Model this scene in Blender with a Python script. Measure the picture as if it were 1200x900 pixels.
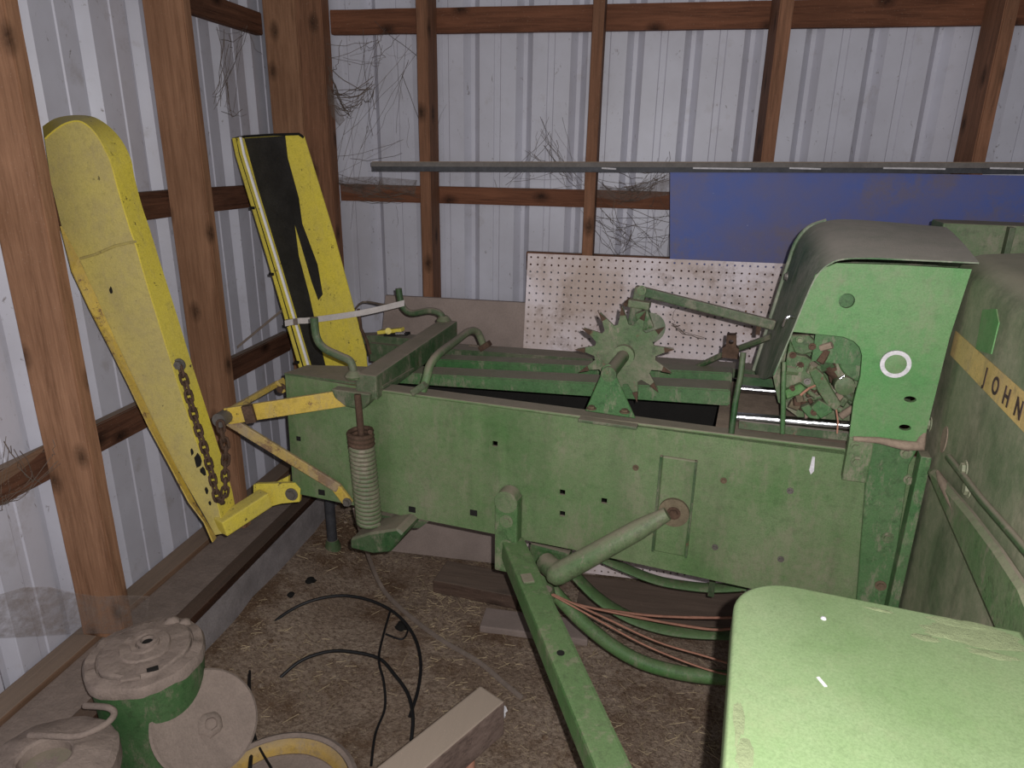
import bpy, bmesh, math, random
from mathutils import Vector, Matrix, noise
for o in list(bpy.data.objects): bpy.data.objects.remove(o, do_unlink=True)
SC = bpy.context.scene; COL = SC.collection
random.seed(7)
# ---------------------------------------------------------------- camera
F = 811.2; H = 1.75
YAW, PIT, ROL = [math.radians(a) for a in (10.36, 18.25, 0.93)]
fw = Vector((-math.sin(YAW)*math.cos(PIT), math.cos(YAW)*math.cos(PIT), -math.sin(PIT)))
r0 = Vector((math.cos(YAW), math.sin(YAW), 0)); u0 = r0.cross(fw)
rt = r0*math.cos(ROL) + u0*math.sin(ROL); up = -r0*math.sin(ROL) + u0*math.cos(ROL)
EYE = Vector((0, 0, H))
cam = bpy.data.cameras.new('camera'); cam.sensor_width = 36; cam.lens = 36*F/1200; cam.clip_start = .02
co = bpy.data.objects.new('camera', cam); COL.objects.link(co); SC.camera = co
co.matrix_world = Matrix.Translation(EYE) @ Matrix((rt, up, -fw)).transposed().to_4x4()
# ---------------------------------------------------------------- world, lights, exposure
w = bpy.data.worlds.new('world'); SC.world = w; w.use_nodes = True
w.node_tree.nodes['Background'].inputs[0].default_value = (.97, .97, 1, 1)
w.node_tree.nodes['Background'].inputs[1].default_value = .04
def lamp(name, kind, loc, power, **k):
    l = bpy.data.lights.new(name, kind); l.energy = power
    for a, b in k.items(): setattr(l, a, b)
    o = bpy.data.objects.new(name, l); COL.objects.link(o); o.location = loc; return o
# the phone's flash, a few centimetres up and right of the lens
lamp('camera_flash', 'POINT', EYE + rt*.032 + up*.026 - fw*.02, 84, shadow_soft_size=.005, color=(1, .98, .975))
# unseen soft fill lamp, added far behind the camera to even out flash falloff
fill_lamp = lamp('rear_fill', 'AREA', (0.6, -4.2, 2.4), 26, shape='RECTANGLE', size=5, size_y=2.6, color=(.98, .98, 1))
fill_lamp.rotation_euler = (math.radians(84), 0, 0)
SC.view_settings.view_transform = 'Standard'; SC.view_settings.look = 'None'
SC.view_settings.gamma = 1; SC.view_settings.use_curve_mapping = False
SC.view_settings.exposure = 0.62
# ---------------------------------------------------------------- frames: a photo point on a plane of the shed or of the baler
TH = math.radians(8.5); D0 = 1.7
BX = Vector((math.cos(TH), -math.sin(TH), 0)); BY = Vector((math.sin(TH), math.cos(TH), 0)); BO = BY*D0
def ray(px, py): return fw + rt*(px-600)/F - up*(py-450)/F
def W(px, py, ax, val):
    n = {'x': Vector((1,0,0)), 'y': Vector((0,1,0)), 'z': Vector((0,0,1))}[ax]
    v = ray(px, py); return EYE + v*((val - n.dot(EYE))/n.dot(v))
def L(px, py, ax, val):
    n = {'x': BX, 'y': BY, 'z': Vector((0,0,1))}[ax]
    v = ray(px, py); P = EYE + v*((val + n.dot(BO) - n.dot(EYE))/n.dot(v)) - BO
    return Vector((P.dot(BX), P.dot(BY), P.z))
# ---------------------------------------------------------------- materials
def srgb(r, g, b):
    f = lambda c: (c/255/12.92 if c/255 <= .04045 else ((c/255+.055)/1.055)**2.4)
    return (f(r), f(g), f(b), 1)
class NT:
    def __init__(s, name):
        s.m = bpy.data.materials.new(name); s.m.use_nodes = True; s.t = s.m.node_tree; s.n = s.t.nodes
        s.b = s.n['Principled BSDF']; s.tc = s.n.new('ShaderNodeTexCoord')
        oi = s.n.new('ShaderNodeObjectInfo'); a = s.n.new('ShaderNodeVectorMath'); a.operation = 'MULTIPLY_ADD'
        cb = s.n.new('ShaderNodeCombineXYZ')
        for i in range(3): s.l(oi.outputs['Random'], cb.inputs[i])
        s.l(cb.outputs[0], a.inputs[0]); a.inputs[1].default_value = (17, 31, 23); s.l(s.tc.outputs['Object'], a.inputs[2])
        s.vec = a.outputs[0]
    def l(s, a, b): s.t.links.new(a, b)
    def mp(s, scale):
        m = s.n.new('ShaderNodeMapping'); m.inputs['Scale'].default_value = scale; s.l(s.vec, m.inputs[0]); return m.outputs[0]
    def noise(s, scale, detail=4, rough=.6, vscale=(1,1,1), dist=0):
        n = s.n.new('ShaderNodeTexNoise'); n.inputs['Scale'].default_value = scale; n.inputs['Detail'].default_value = detail
        n.inputs['Roughness'].default_value = rough; n.inputs['Distortion'].default_value = dist
        s.l(s.mp(vscale), n.inputs['Vector']); return n.outputs['Fac']
    def ramp(s, fac, a, b, lo=0, hi=1):
        n = s.n.new('ShaderNodeMapRange'); n.inputs[1].default_value = a; n.inputs[2].default_value = b
        n.inputs[3].default_value = lo; n.inputs[4].default_value = hi; s.l(fac, n.inputs[0]); return n.outputs[0]
    def mix(s, fac, a, b, blend='MIX'):
        n = s.n.new('ShaderNodeMix'); n.data_type = 'RGBA'; n.blend_type = blend
        if isinstance(fac, (int, float)): n.inputs[0].default_value = fac
        else: s.l(fac, n.inputs[0])
        for v, i in ((a, 6), (b, 7)):
            if isinstance(v, tuple): n.inputs[i].default_value = v
            else: s.l(v, n.inputs[i])
        return n.outputs[2]
    def math(s, op, a, b=0.0):
        n = s.n.new('ShaderNodeMath'); n.operation = op; n.use_clamp = True
        for v, i in ((a, 0), (b, 1)):
            if isinstance(v, (int, float)): n.inputs[i].default_value = v
            else: s.l(v, n.inputs[i])
        return n.outputs[0]
    def upness(s, lo=.35, hi=.95):
        g = s.n.new('ShaderNodeNewGeometry'); x = s.n.new('ShaderNodeSeparateXYZ'); s.l(g.outputs['Normal'], x.inputs[0])
        return s.ramp(x.outputs[2], lo, hi)
    def bump(s, h, st=.3, d=.01):
        n = s.n.new('ShaderNodeBump'); n.inputs['Strength'].default_value = st; n.inputs['Distance'].default_value = d
        s.l(h, n.inputs['Height']); s.l(n.outputs[0], s.b.inputs['Normal'])
    def done(s, col, rough=.7, metal=0, spec=.3):
        if isinstance(col, tuple): s.b.inputs['Base Color'].default_value = col
        else: s.l(col, s.b.inputs['Base Color'])
        if isinstance(rough, (int, float)): s.b.inputs['Roughness'].default_value = rough
        else: s.l(rough, s.b.inputs['Roughness'])
        s.b.inputs['Metallic'].default_value = metal; s.b.inputs['Specular IOR Level'].default_value = spec
        return s.m
DUST = srgb(142, 128, 115)
def paint(name, base, faded, dustc=DUST, side=.25, top=.9, rust=.0, rustc=srgb(92, 58, 42), chips=.0, rough=.55, streak=0, spec=.35, bumpst=.35, grime=.5):
    t = NT(name)
    c = t.mix(t.ramp(t.noise(5, 5), .35, .7), base, faded)
    c = t.mix(t.ramp(t.noise(60, 3), .45, .75, 0, .35), c, faded)
    c = t.mix(t.ramp(t.noise(260, 4, .8), .42, .62, 0, .5), c, tuple(x*.62 for x in base[:3])+(1,))
    c = t.mix(t.ramp(t.noise(42, 7, .85), .52, .60, 0, grime), c, tuple(x*.36 for x in base[:3])+(1,))
    c = t.mix(t.ramp(t.noise(21, 6, .8, (1, 1, .4)), .53, .62, 0, grime*.8), c, dustc)
    if streak:
        st = t.ramp(t.noise(9, 4, .65, (1, 1, .09), .3), .5, .62, 0, streak)
        c = t.mix(st, c, tuple(x*.42 for x in base[:3])+(1,))
    if chips: c = t.mix(t.ramp(t.noise(34, 8, .8), 1-chips, 1.015-chips), c, srgb(40, 36, 30))
    if rust: c = t.mix(t.ramp(t.noise(14, 8, .8), .68-rust, .74-rust, 0, .85), c, rustc)
    d = t.math('MULTIPLY', t.upness(), t.ramp(t.noise(11, 5, .7), .25, .6, top*.7, top))
    d2 = t.math('MULTIPLY', t.ramp(t.noise(3.1, 7, .7), .38, .7, 0, 1), t.ramp(t.noise(55, 5, .8), .3, .6, side*.5, min(1, side*1.5)))
    d = t.math('MAXIMUM', d, d2)
    c = t.mix(d, c, dustc)
    t.bump(t.noise(110, 6, .75), bumpst, .004)
    return t.done(c, rough, spec=spec)
def plain(name, col, rough=.7, metal=0, spec=.3, var=.25, scale=30, bump=.15):
    t = NT(name); dk = tuple(x*(1-var) for x in col[:3])+(1,)
    c = t.mix(t.ramp(t.noise(scale, 6, .7), .35, .65), dk, col); c = t.mix(t.ramp(t.noise(170, 4, .75), .45, .7, 0, var*1.4), c, tuple(x*.45 for x in col[:3])+(1,)); t.bump(t.noise(scale*4, 6, .75), bump*1.6, .006)
    return t.done(c, rough, metal, spec)
def wood(name, base, dark, axis='z', dusty=.5, knots=True, rough=.75):
    t = NT(name)
    s = {'x': (.06, 1, 1), 'y': (1, .06, 1), 'z': (1, 1, .06)}[axis]
    g = t.noise(38, 6, .65, s, .6); g2 = t.noise(150, 4, .6, s)
    c = t.mix(t.ramp(g, .36, .66), dark, base)
    c = t.mix(t.ramp(g2, .35, .7, 0, .5), c, tuple(min(1, x*1.35) for x in base[:3])+(1,))
    c = t.mix(t.ramp(t.noise(2.2, 4), .35, .65, 0, .45), c, dark)
    if knots:
        v = t.n.new('ShaderNodeTexVoronoi'); v.voronoi_dimensions = '2D'; v.inputs['Scale'].default_value = 5.5
        sx = t.n.new('ShaderNodeSeparateXYZ'); t.l(t.vec, sx.inputs[0]); q = {'x': (1, 2, 0), 'y': (0, 2, 1), 'z': (0, 1, 2)}[axis]
        ad = t.n.new('ShaderNodeMath'); ad.operation = 'ADD'; t.l(sx.outputs[q[0]], ad.inputs[0]); t.l(sx.outputs[q[1]], ad.inputs[1])
        ml = t.n.new('ShaderNodeMath'); ml.operation = 'MULTIPLY'; t.l(sx.outputs[q[2]], ml.inputs[0]); ml.inputs[1].default_value = .62
        cx = t.n.new('ShaderNodeCombineXYZ'); t.l(ad.outputs[0], cx.inputs[0]); t.l(ml.outputs[0], cx.inputs[1]); t.l(cx.outputs[0], v.inputs['Vector'])
        kf = t.math('MULTIPLY', t.ramp(v.outputs['Distance'], .03, .17, .95, 0), t.ramp(t.noise(60, 4), .3, .6, .6, 1))
        c = t.mix(kf, c, tuple(x*.28 for x in dark[:3])+(1,))
    c = t.mix(t.math('MULTIPLY', t.upness(), dusty), c, DUST)
    c = t.mix(t.ramp(t.noise(240, 2, .5), .68, .74, 0, .35), c, srgb(190, 170, 150))
    t.bump(g, .35, .006)
    return t.done(c, rough, spec=.2)
G1, G2 = srgb(72, 106, 62), srgb(96, 120, 80)
M = {}
M['green'] = paint('dusty_green_paint', G1, G2, side=.4, rust=.05, grime=.6)
M['panel'] = paint('weathered_green_panel', srgb(82, 114, 66), srgb(104, 126, 86), side=.3, rust=.02, streak=.3, grime=.28)
M['bright'] = paint('clean_green_paint', srgb(56, 98, 54), srgb(76, 112, 68), side=.12, top=.75, rust=.04)
M['pale'] = paint('pale_green_paint', srgb(76, 132, 72), srgb(98, 142, 88), side=.3, top=.45, rust=.0, grime=.22)
M['tube'] = paint('less_dusty_green_paint', srgb(68, 112, 58), srgb(88, 124, 72), side=.2, top=.22, rust=.05)  # cleaner green, with little dust on top
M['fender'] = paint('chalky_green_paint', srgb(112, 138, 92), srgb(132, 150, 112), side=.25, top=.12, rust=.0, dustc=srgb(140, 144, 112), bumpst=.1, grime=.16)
M['shield'] = paint('grimy_green_paint', srgb(88, 108, 76), srgb(112, 122, 94), dustc=srgb(160, 152, 132), side=.75, rust=.02, streak=.6, grime=.3)
M['hood'] = paint('dust_coated_hood', srgb(60, 100, 62), srgb(80, 108, 76), dustc=srgb(178, 170, 158), side=.95, top=1.0, streak=.5)
M['mech'] = paint('greasy_green_casting', srgb(54, 92, 48), srgb(80, 104, 66), side=.45, rust=.1, top=.85, grime=.75)
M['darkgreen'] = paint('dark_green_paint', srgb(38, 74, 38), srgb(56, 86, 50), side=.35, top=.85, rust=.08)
M['yellow'] = paint('yellow_paint', srgb(226, 206, 72), srgb(214, 196, 88), side=.12, top=.35, chips=.385, rough=.45, grime=.2)
M['yskin'] = paint('dull_yellow_skin', srgb(202, 186, 104), srgb(190, 174, 106), side=.3, top=.35, chips=.36, grime=.22)
M['ybracket'] = paint('worn_yellow_paint', srgb(206, 176, 66), srgb(186, 158, 78), side=.3, top=.55, rust=.11, chips=.39, grime=.35)
M['yrim'] = paint('dusty_yellow_rim', srgb(196, 158, 60), srgb(170, 140, 80), side=.8, top=.7, rust=.1, chips=.2)
M['edge'] = plain('bare_edge_highlight', srgb(232, 228, 232), .3, var=.1)  # bare metal, near-white so the flash highlight is painted in
M['rustdust'] = plain('dusty_rust', srgb(116, 104, 84), .95, var=.4, scale=20)
M['rustyel'] = paint('rust_worn_yellow', srgb(176, 150, 84), srgb(150, 128, 92), side=.7, top=.6, rust=.2, rustc=srgb(110, 82, 60), chips=.25)
M['lip'] = plain('dusty_lit_lip', srgb(122, 116, 112), .9)  # dusty grey, paler than the face below to paint in the lit half
M['rust'] = plain('rusty_steel', srgb(98, 76, 62), .85, .2, var=.5)
M['bolt'] = plain('dull_bolt_steel', srgb(128, 122, 116), .5, .6)
M['brownbolt'] = plain('rusted_bolt', srgb(104, 88, 70), .85)
M['dark'] = plain('black_steel_and_shade', srgb(30, 28, 26), .9)  # also paints in the shade inside the bale chamber
M['dust'] = plain('thick_dust', srgb(146, 128, 112), .95, var=.3)
M['dustcap'] = plain('dust_caked_iron', srgb(148, 132, 122), .95, var=.22, scale=14, bump=.5)
M['chrome'] = plain('polished_steel', (.8, .8, .84, 1), .16, 1, var=.1)
M['canvas'] = plain('white_webbing', srgb(196, 188, 184), .9, var=.15)
M['greyweb'] = plain('grey_webbing', srgb(132, 118, 108), .9)
M['black'] = plain('black_cable_rubber', srgb(26, 26, 28), .5, spec=.5)
M['concrete'] = plain('grey_concrete', srgb(164, 156, 156), .95, var=.35, scale=7, bump=.4)
M['plyboard'] = plain('dusty_grey_board', srgb(156, 140, 132), .95, var=.22, scale=5)
M['orange'] = plain('orange_twine', srgb(172, 124, 104), .8, var=.3)
M['straw'] = plain('straw', srgb(206, 184, 148), .8, var=.5, scale=3)
M['galv'] = plain('galvanised_pipe', srgb(80, 80, 84), .6, .2, var=.4)
M['peel'] = plain('crusty_peeled_paint', srgb(132, 142, 106), .95, var=.2, scale=50, bump=.3)
M['white'] = plain('white_paint_flake', srgb(214, 210, 214), .6, var=.3, scale=60)
M['darktim'] = wood('dark_timber', srgb(72, 48, 36), srgb(40, 27, 20), 'y', .25)
M['post'] = wood('brown_post_timber', srgb(160, 120, 93), srgb(118, 84, 62), 'z', .2)
M['stud'] = wood('orange_brown_stud', srgb(142, 100, 76), srgb(100, 70, 52), 'z', .2)
M['girtx'] = wood('red_brown_girt', srgb(124, 80, 58), srgb(84, 52, 37), 'x', .8)
M['girty'] = wood('dark_brown_girt', srgb(112, 76, 58), srgb(62, 40, 30), 'y', .8)
M['sill'] = wood('dusty_sill_timber', srgb(136, 108, 88), srgb(94, 70, 54), 'y', .6)
M['plank'] = wood('weathered_plank', srgb(112, 92, 80), srgb(72, 56, 48), 'x', .35)
M['beamw'] = wood('dusty_square_beam', srgb(120, 102, 94), srgb(82, 68, 62), 'y', .9, knots=False)
def steel():
    t = NT('white_ribbed_steel')
    c = t.mix(t.ramp(t.noise(2.5, 5), .35, .7), srgb(199, 198, 209), srgb(182, 180, 189))
    c = t.mix(t.ramp(t.noise(48, 5, .75, (1, 1, .5), .6), .63, .70, 0, .75), c, srgb(96, 82, 72))
    c = t.mix(t.ramp(t.noise(8, 6, .7), .58, .78, 0, .45), c, srgb(140, 128, 118))
    return t.done(c, .45, 0, .4)
M['steel'] = steel()
def dirt():
    t = NT('dry_dirt_floor')
    c = t.mix(t.ramp(t.noise(3, 6, .6), .35, .65), srgb(152, 130, 112), srgb(186, 166, 148))
    c = t.mix(t.ramp(t.noise(60, 7, .8), .45, .6, 0, .8), c, srgb(112, 92, 78))
    c = t.mix(t.ramp(t.noise(2.4, 6, .7), .5, .6, 0, .8), c, srgb(110, 84, 64))
    c = t.mix(t.ramp(t.noise(150, 4, .7), .58, .66, 0, .7), c, srgb(214, 192, 158))
    t.bump(t.noise(55, 6, .75), .8, .025); return t.done(c, .97, spec=.1)
M['dirt'] = dirt()
def blue():
    t = NT('faded_blue_paint')
    c = t.mix(t.ramp(t.noise(2.4, 6, .7), .35, .65), srgb(84, 100, 164), srgb(108, 104, 134))
    c = t.mix(t.ramp(t.noise(3.5, 7, .75), .5, .62, 0, .7), c, srgb(116, 106, 116))
    c = t.mix(t.ramp(t.noise(90, 2, .5), .76, .79), c, srgb(200, 200, 210)); return t.done(c, .6)
M['blue'] = blue()
def peg():
    t = NT('stained_white_pegboard')
    c = t.mix(t.ramp(t.noise(2.6, 6, .65), .38, .62), srgb(236, 224, 228), srgb(196, 176, 166))
    c = t.mix(t.ramp(t.noise(9, 7, .8), .52, .68, 0, .65), c, srgb(140, 118, 104)); return t.done(c, .8)
M['peg'] = peg()
def worn():
    t = NT('worn_black_and_yellow')      # bare blackened wear running down the middle of the yellow sheet
    x = t.n.new('ShaderNodeSeparateXYZ'); t.l(t.tc.outputs['Object'], x.inputs[0])
    n = t.noise(5, 5, .6, (1, 1, .25))
    a = t.math('ADD', x.outputs[0], t.ramp(n, 0, 1, -.03, .03))
    return t, x, n
M['blackwear'] = plain('blackened_bare_steel', srgb(58, 56, 54), .45, .3, var=.45, scale=9)
M['decal'] = paint('faded_yellow_decal', srgb(216, 184, 112), srgb(200, 172, 118), side=.3, top=.2, streak=.3)
M['letter'] = plain('faded_black_lettering', srgb(74, 58, 56), .8, var=.4)
def veil():
    t = NT('dusty_cobweb_veil'); tr = t.n.new('ShaderNodeBsdfTransparent'); mx = t.n.new('ShaderNodeMixShader')
    t.l(t.ramp(t.noise(30, 6, .8), .32, .7, .05, .62), mx.inputs[0]); t.l(tr.outputs[0], mx.inputs[1]); t.l(t.b.outputs[0], mx.inputs[2])
    t.l(mx.outputs[0], t.n['Material Output'].inputs[0]); return t.done(srgb(130, 116, 108), 1)
M['veil'] = veil()
M['web'] = plain('dusty_cobweb_strand', srgb(112, 98, 88), 1)
# ---------------------------------------------------------------- mesh helpers
def inv_world(o):
    m = Matrix.Identity(4); ch = []
    while o: ch.append(o); o = o.parent
    for c in reversed(ch): m = m @ Matrix.LocRotScale(c.location, c.rotation_euler, None)
    return m.inverted()
def tag(o, label=None, cat=None, group=None, kind=None, category=None):
    cat = cat or category
    if label: o['label'] = label
    if cat: o['category'] = cat
    if group: o['group'] = group
    if kind: o['kind'] = kind
    return o
def obj(name, bm, mat, parent=None, world=False, base=False, label=None, smooth=None, off=None, mats=None, **kw):
    """bm is in the frame of `off` (an ancestor, default parent) or of the world"""
    bmesh.ops.recalc_face_normals(bm, faces=bm.faces)
    if smooth:
        for f in bm.faces: f.smooth = True
        for e in bm.edges:
            if len(e.link_faces) == 2 and e.calc_face_angle(0) > math.radians(smooth): e.smooth = False
    me = bpy.data.meshes.new(name); bm.to_mesh(me); bm.free()
    for k in (mats or [mat]): me.materials.append(M[k])
    if parent is not None:
        if world: me.transform(inv_world(parent))
        elif off is not None: me.transform(inv_world(parent) @ inv_world(off).inverted())
    xs = [v.co for v in me.vertices]
    lo = Vector((min(v[i] for v in xs) for i in range(3))); hi = Vector((max(v[i] for v in xs) for i in range(3)))
    c = (lo+hi)/2
    if parent is None: c.z = lo.z
    me.transform(Matrix.Translation(-c))
    o = bpy.data.objects.new(name, me); COL.objects.link(o); o.location = c
    if parent is not None: o.parent = parent
    return tag(o, label=label, **kw)
def empty(name, loc, rz=0, **kw):
    o = bpy.data.objects.new(name, None); COL.objects.link(o); o.location = loc; o.rotation_euler = (0, 0, rz); o.empty_display_size = .05
    return tag(o, **kw)
def NB(): return bmesh.new()
def box(x0, x1, y0, y1, z0, z1, bev=0, bm=None):
    b = bmesh.new(); bmesh.ops.create_cube(b, size=1)
    for v in b.verts: v.co = Vector(((x0+x1)/2+v.co.x*(x1-x0), (y0+y1)/2+v.co.y*(y1-y0), (z0+z1)/2+v.co.z*(z1-z0)))
    if bev: bmesh.ops.bevel(b, geom=b.edges[:], offset=bev, segments=2, affect='EDGES', profile=.6)
    return merge(bm, b)
def merge(bm, b):
    if bm is None: return b
    me = bpy.data.meshes.new('t'); b.to_mesh(me); b.free(); bm.from_mesh(me); bpy.data.meshes.remove(me); return bm
def bar(p, q, w_, h_, upv=(0, 0, 1), bev=0, bm=None):
    p, q = Vector(p), Vector(q); d = (q-p); ln = d.length; d.normalize(); upv = Vector(upv)
    s = d.cross(upv).normalized(); n = s.cross(d)
    b = bmesh.new(); bmesh.ops.create_cube(b, size=1)
    if bev:
        for v in b.verts: v.co = Vector((v.co.x*w_, v.co.y*ln, v.co.z*h_))
        bmesh.ops.bevel(b, geom=b.edges[:], offset=bev, segments=2, affect='EDGES', profile=.6)
        for v in b.verts: v.co = (p+q)/2 + s*v.co.x + d*v.co.y + n*v.co.z
    else:
        for v in b.verts: v.co = (p+q)/2 + s*v.co.x*w_ + d*v.co.y*ln + n*v.co.z*h_
    return merge(bm, b)
def prism(pts, d0, d1, ax='y', holes=(), bev=0, bm=None):
    """polygon in the plane across `ax`, with real holes, extruded from d0 to d1"""
    b = bmesh.new()
    def mk(a, c):
        return {'y': Vector((a, d0, c)), 'x': Vector((d0, a, c)), 'z': Vector((a, c, d0))}[ax]
    es = []
    for ring in [pts]+list(holes):
        vs = [b.verts.new(mk(*p)) for p in ring]
        es += [b.edges.new((vs[i], vs[(i+1) % len(vs)])) for i in range(len(vs))]
    bmesh.ops.triangle_fill(b, use_beauty=True, use_dissolve=False, edges=es)
    if not holes: bmesh.ops.dissolve_limit(b, angle_limit=.01, verts=b.verts[:], edges=b.edges[:])
    r = bmesh.ops.extrude_face_region(b, geom=b.faces[:])
    dv = {'y': Vector((0, d1-d0, 0)), 'x': Vector((d1-d0, 0, 0)), 'z': Vector((0, 0, d1-d0))}[ax]
    for v in [g for g in r['geom'] if isinstance(g, bmesh.types.BMVert)]: v.co += dv
    bmesh.ops.recalc_face_normals(b, faces=b.faces)
    if bev:
        sharp = [e for e in b.edges if len(e.link_faces) == 2 and e.calc_face_angle(0) > .6]
        bmesh.ops.bevel(b, geom=sharp, offset=bev, segments=1, affect='EDGES')
    return merge(bm, b)
def circ(cx, cz, r, n=20, a0=0, sx=1, sz=1): return [(cx+r*sx*math.cos(a0+2*math.pi*i/n), cz+r*sz*math.sin(a0+2*math.pi*i/n)) for i in range(n)]
def catmull(pts, n=6, closed=False):
    P = [Vector(p) for p in pts]
    if len(P) < 3: return P
    out = []; m = len(P)
    rng = range(m) if closed else range(m-1)
    for i in rng:
        if closed: a, b_, c, d = P[(i-1) % m], P[i], P[(i+1) % m], P[(i+2) % m]
        else: a, b_, c, d = P[max(i-1, 0)], P[i], P[i+1], P[min(i+2, m-1)]
        for k in range(n):
            t = k/n; out.append(.5*((2*b_)+(c-a)*t+(2*a-5*b_+4*c-d)*t*t+(3*b_-a-3*c+d)*t**3))
    if not closed: out.append(P[-1])
    return out
def tube(pts, r, seg=8, closed=False, bm=None, smoothn=0, flat=None):
    P = catmull(pts, smoothn, closed) if smoothn else [Vector(p) for p in pts]
    b = bm or bmesh.new(); rings = []; n = len(P); prev = None
    for i, p in enumerate(P):
        if closed: t = P[(i+1) % n]-P[i-1]
        else: t = P[min(i+1, n-1)]-P[max(i-1, 0)]
        if t.length < 1e-9: t = Vector((0, 0, 1))
        t.normalize()
        if prev is None:
            a = Vector((0, 0, 1)) if abs(t.z) < .9 else Vector((1, 0, 0)); nx = t.cross(a).normalized()
        else: nx = (prev - t*prev.dot(t)).normalized()
        prev = nx; ny = t.cross(nx)
        rr = r[i] if isinstance(r, (list, tuple)) else r
        fy = flat if flat else 1
        rings.append([b.verts.new(p + nx*rr*math.cos(2*math.pi*k/seg) + ny*rr*fy*math.sin(2*math.pi*k/seg)) for k in range(seg)])
    for i in range(n if closed else n-1):
        A, B_ = rings[i], rings[(i+1) % n]
        for k in range(seg): b.faces.new((A[k], A[(k+1) % seg], B_[(k+1) % seg], B_[k]))
    if not closed: b.faces.new(rings[0][::-1]); b.faces.new(rings[-1])
    return b
def lathe(prof, c=(0, 0, 0), seg=40, bm=None, jit=0, mat=None):
    """prof: (r, z) list from bottom to top"""
    b = bmesh.new(); rings = []; c = Vector(c)
    for (r, z) in prof:
        if r < 1e-5: rings.append([b.verts.new((0, 0, z))])
        else: rings.append([b.verts.new((r*(1+jit*noise.noise(Vector((math.cos(a)*2, math.sin(a)*2, z*9)))) *math.cos(a), r*(1+jit*noise.noise(Vector((math.cos(a)*2, math.sin(a)*2, z*9))))*math.sin(a), z)) for a in [2*math.pi*k/seg for k in range(seg)]])
    for A, B_ in zip(rings, rings[1:]):
        if len(A) == 1 and len(B_) == 1: continue
        for k in range(seg):
            k2 = (k+1) % seg
            if len(A) == 1: b.faces.new((A[0], B_[k2], B_[k]))
            elif len(B_) == 1: b.faces.new((A[k], A[k2], B_[0]))
            else: b.faces.new((A[k], A[k2], B_[k2], B_[k]))
    M4 = Matrix.Translation(c) @ (mat.to_4x4() if mat else Matrix.Identity(4))
    b.transform(M4)
    return merge(bm, b)
def cyl(p, q, r, seg=16, bm=None, r2=None):
    return tube([p, q], [r, r if r2 is None else r2], seg, bm=bm)
def sheet_thick(fr, th, close=False):
    """fr: list of rows of points -> surface given a thickness"""
    b = bmesh.new(); R = [[b.verts.new(p) for p in row] for row in fr]
    for i in range(len(R)-1):
        for j in range(len(R[0])-1): b.faces.new((R[i][j], R[i][j+1], R[i+1][j+1], R[i+1][j]))
    bmesh.ops.recalc_face_normals(b, faces=b.faces)
    bmesh.ops.solidify(b, geom=b.faces[:], thickness=th)
    return b
# ================================================================ SETTING
# dirt floor
def fz(x, y):
    z = .015*noise.noise(Vector((x*2.2, y*2.2, 0))) + .008*noise.noise(Vector((x*9, y*9, 3)))
    t = max(0, min(1, (-.95-x)/.45)); z += .105*t*t*(3-2*t)
    return z - .012
b = NB(); nx_, ny_ = 190, 150; gx = lambda i: -1.6+i*5.2/nx_; gy = lambda j: -.9+j*4.1/ny_
vs = [[b.verts.new((gx(i), gy(j), fz(gx(i), gy(j)))) for i in range(nx_+1)] for j in range(ny_+1)]
for j in range(ny_):
    for i in range(nx_): b.faces.new((vs[j][i], vs[j][i+1], vs[j+1][i+1], vs[j+1][i]))
obj('floor', b, 'dirt', kind='structure', smooth=180)
# ribbed steel walls made of separate sheets
P_ = .233
def profile(u):            # depth of the sheet (outwards) at distance u along the wall
    c = u % P_
    if c < .027: return .03*c/.027
    if c < .045: return .03
    if c < .072: return .03*(1-(c-.045)/.027)
    if .135 < c < .139: return .004*(c-.135)/.004
    if .139 <= c <= .163: return .004
    if .163 < c < .167: return .004*(1-(c-.163)/.004)
    return 0
def sheets(parent, u0, n, place, z0, z1):
    brk = [0, .027, .045, .072, .135, .139, .163, .167]
    for k in range(n):
        a = u0+k*4*P_; b = NB(); us = []
        for q in range(4): us += [q*P_+c for c in brk]
        us += [4*P_, 4*P_+.027, 4*P_+.045, 4*P_+.068]
        rows = []
        for u in us: rows.append([place(a+u, profile(u)-.0015*(k % 2), z) for z in (z0, z1)])
        bb = sheet_thick(rows, .0006)
        obj('steel_sheet', bb, 'steel', parent)
wb = empty('wall_back', (0, 3.2, .15), kind='structure')
sheets(wb, -1.76+.006, 4, lambda u, d, z: Vector((u, d, z)), 0, 2.75)
wl = empty('wall_left', (-1.73, 0, .15), kind='structure')
sheets(wl, -.53, 4, lambda u, d, z: Vector((-d, u, z)), 0, 2.75)
# screws line in the back wall sheets are part of the sheets; concrete footings
obj('baseboard_back', box(-1.40, 3.2, 3.05, 3.18, -.05, .24, .012), 'concrete', kind='structure')
b = box(-1.452, -1.392, -.9, 3.05, -.05, .225, 0)
bmesh.ops.subdivide_edges(b, edges=[e for e in b.edges if abs((e.verts[0].co-e.verts[1].co).y) > 1], cuts=40)
for v in b.verts: v.co.x += .008*noise.noise(v.co*6); v.co.z += .006*noise.noise(v.co*5+Vector((3, 0, 0)))
obj('baseboard_left', b, 'concrete', kind='structure')
obj('trim_1', box(-1.455, -1.395, -.9, 3.04, .228, .262, .004), 'darktim', kind='structure')     # dark strip on the footing's inner edge
obj('trim_2', box(-1.632, -1.458, -.9, 3.04, .0, .246, .004), 'dustcap', kind='structure')       # dusty ledge
obj('trim_3', box(-1.72, -1.636, -.9, 3.04, .0, .262, .005), 'sill', kind='structure')          # sill timber at the foot of the steel
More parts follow.
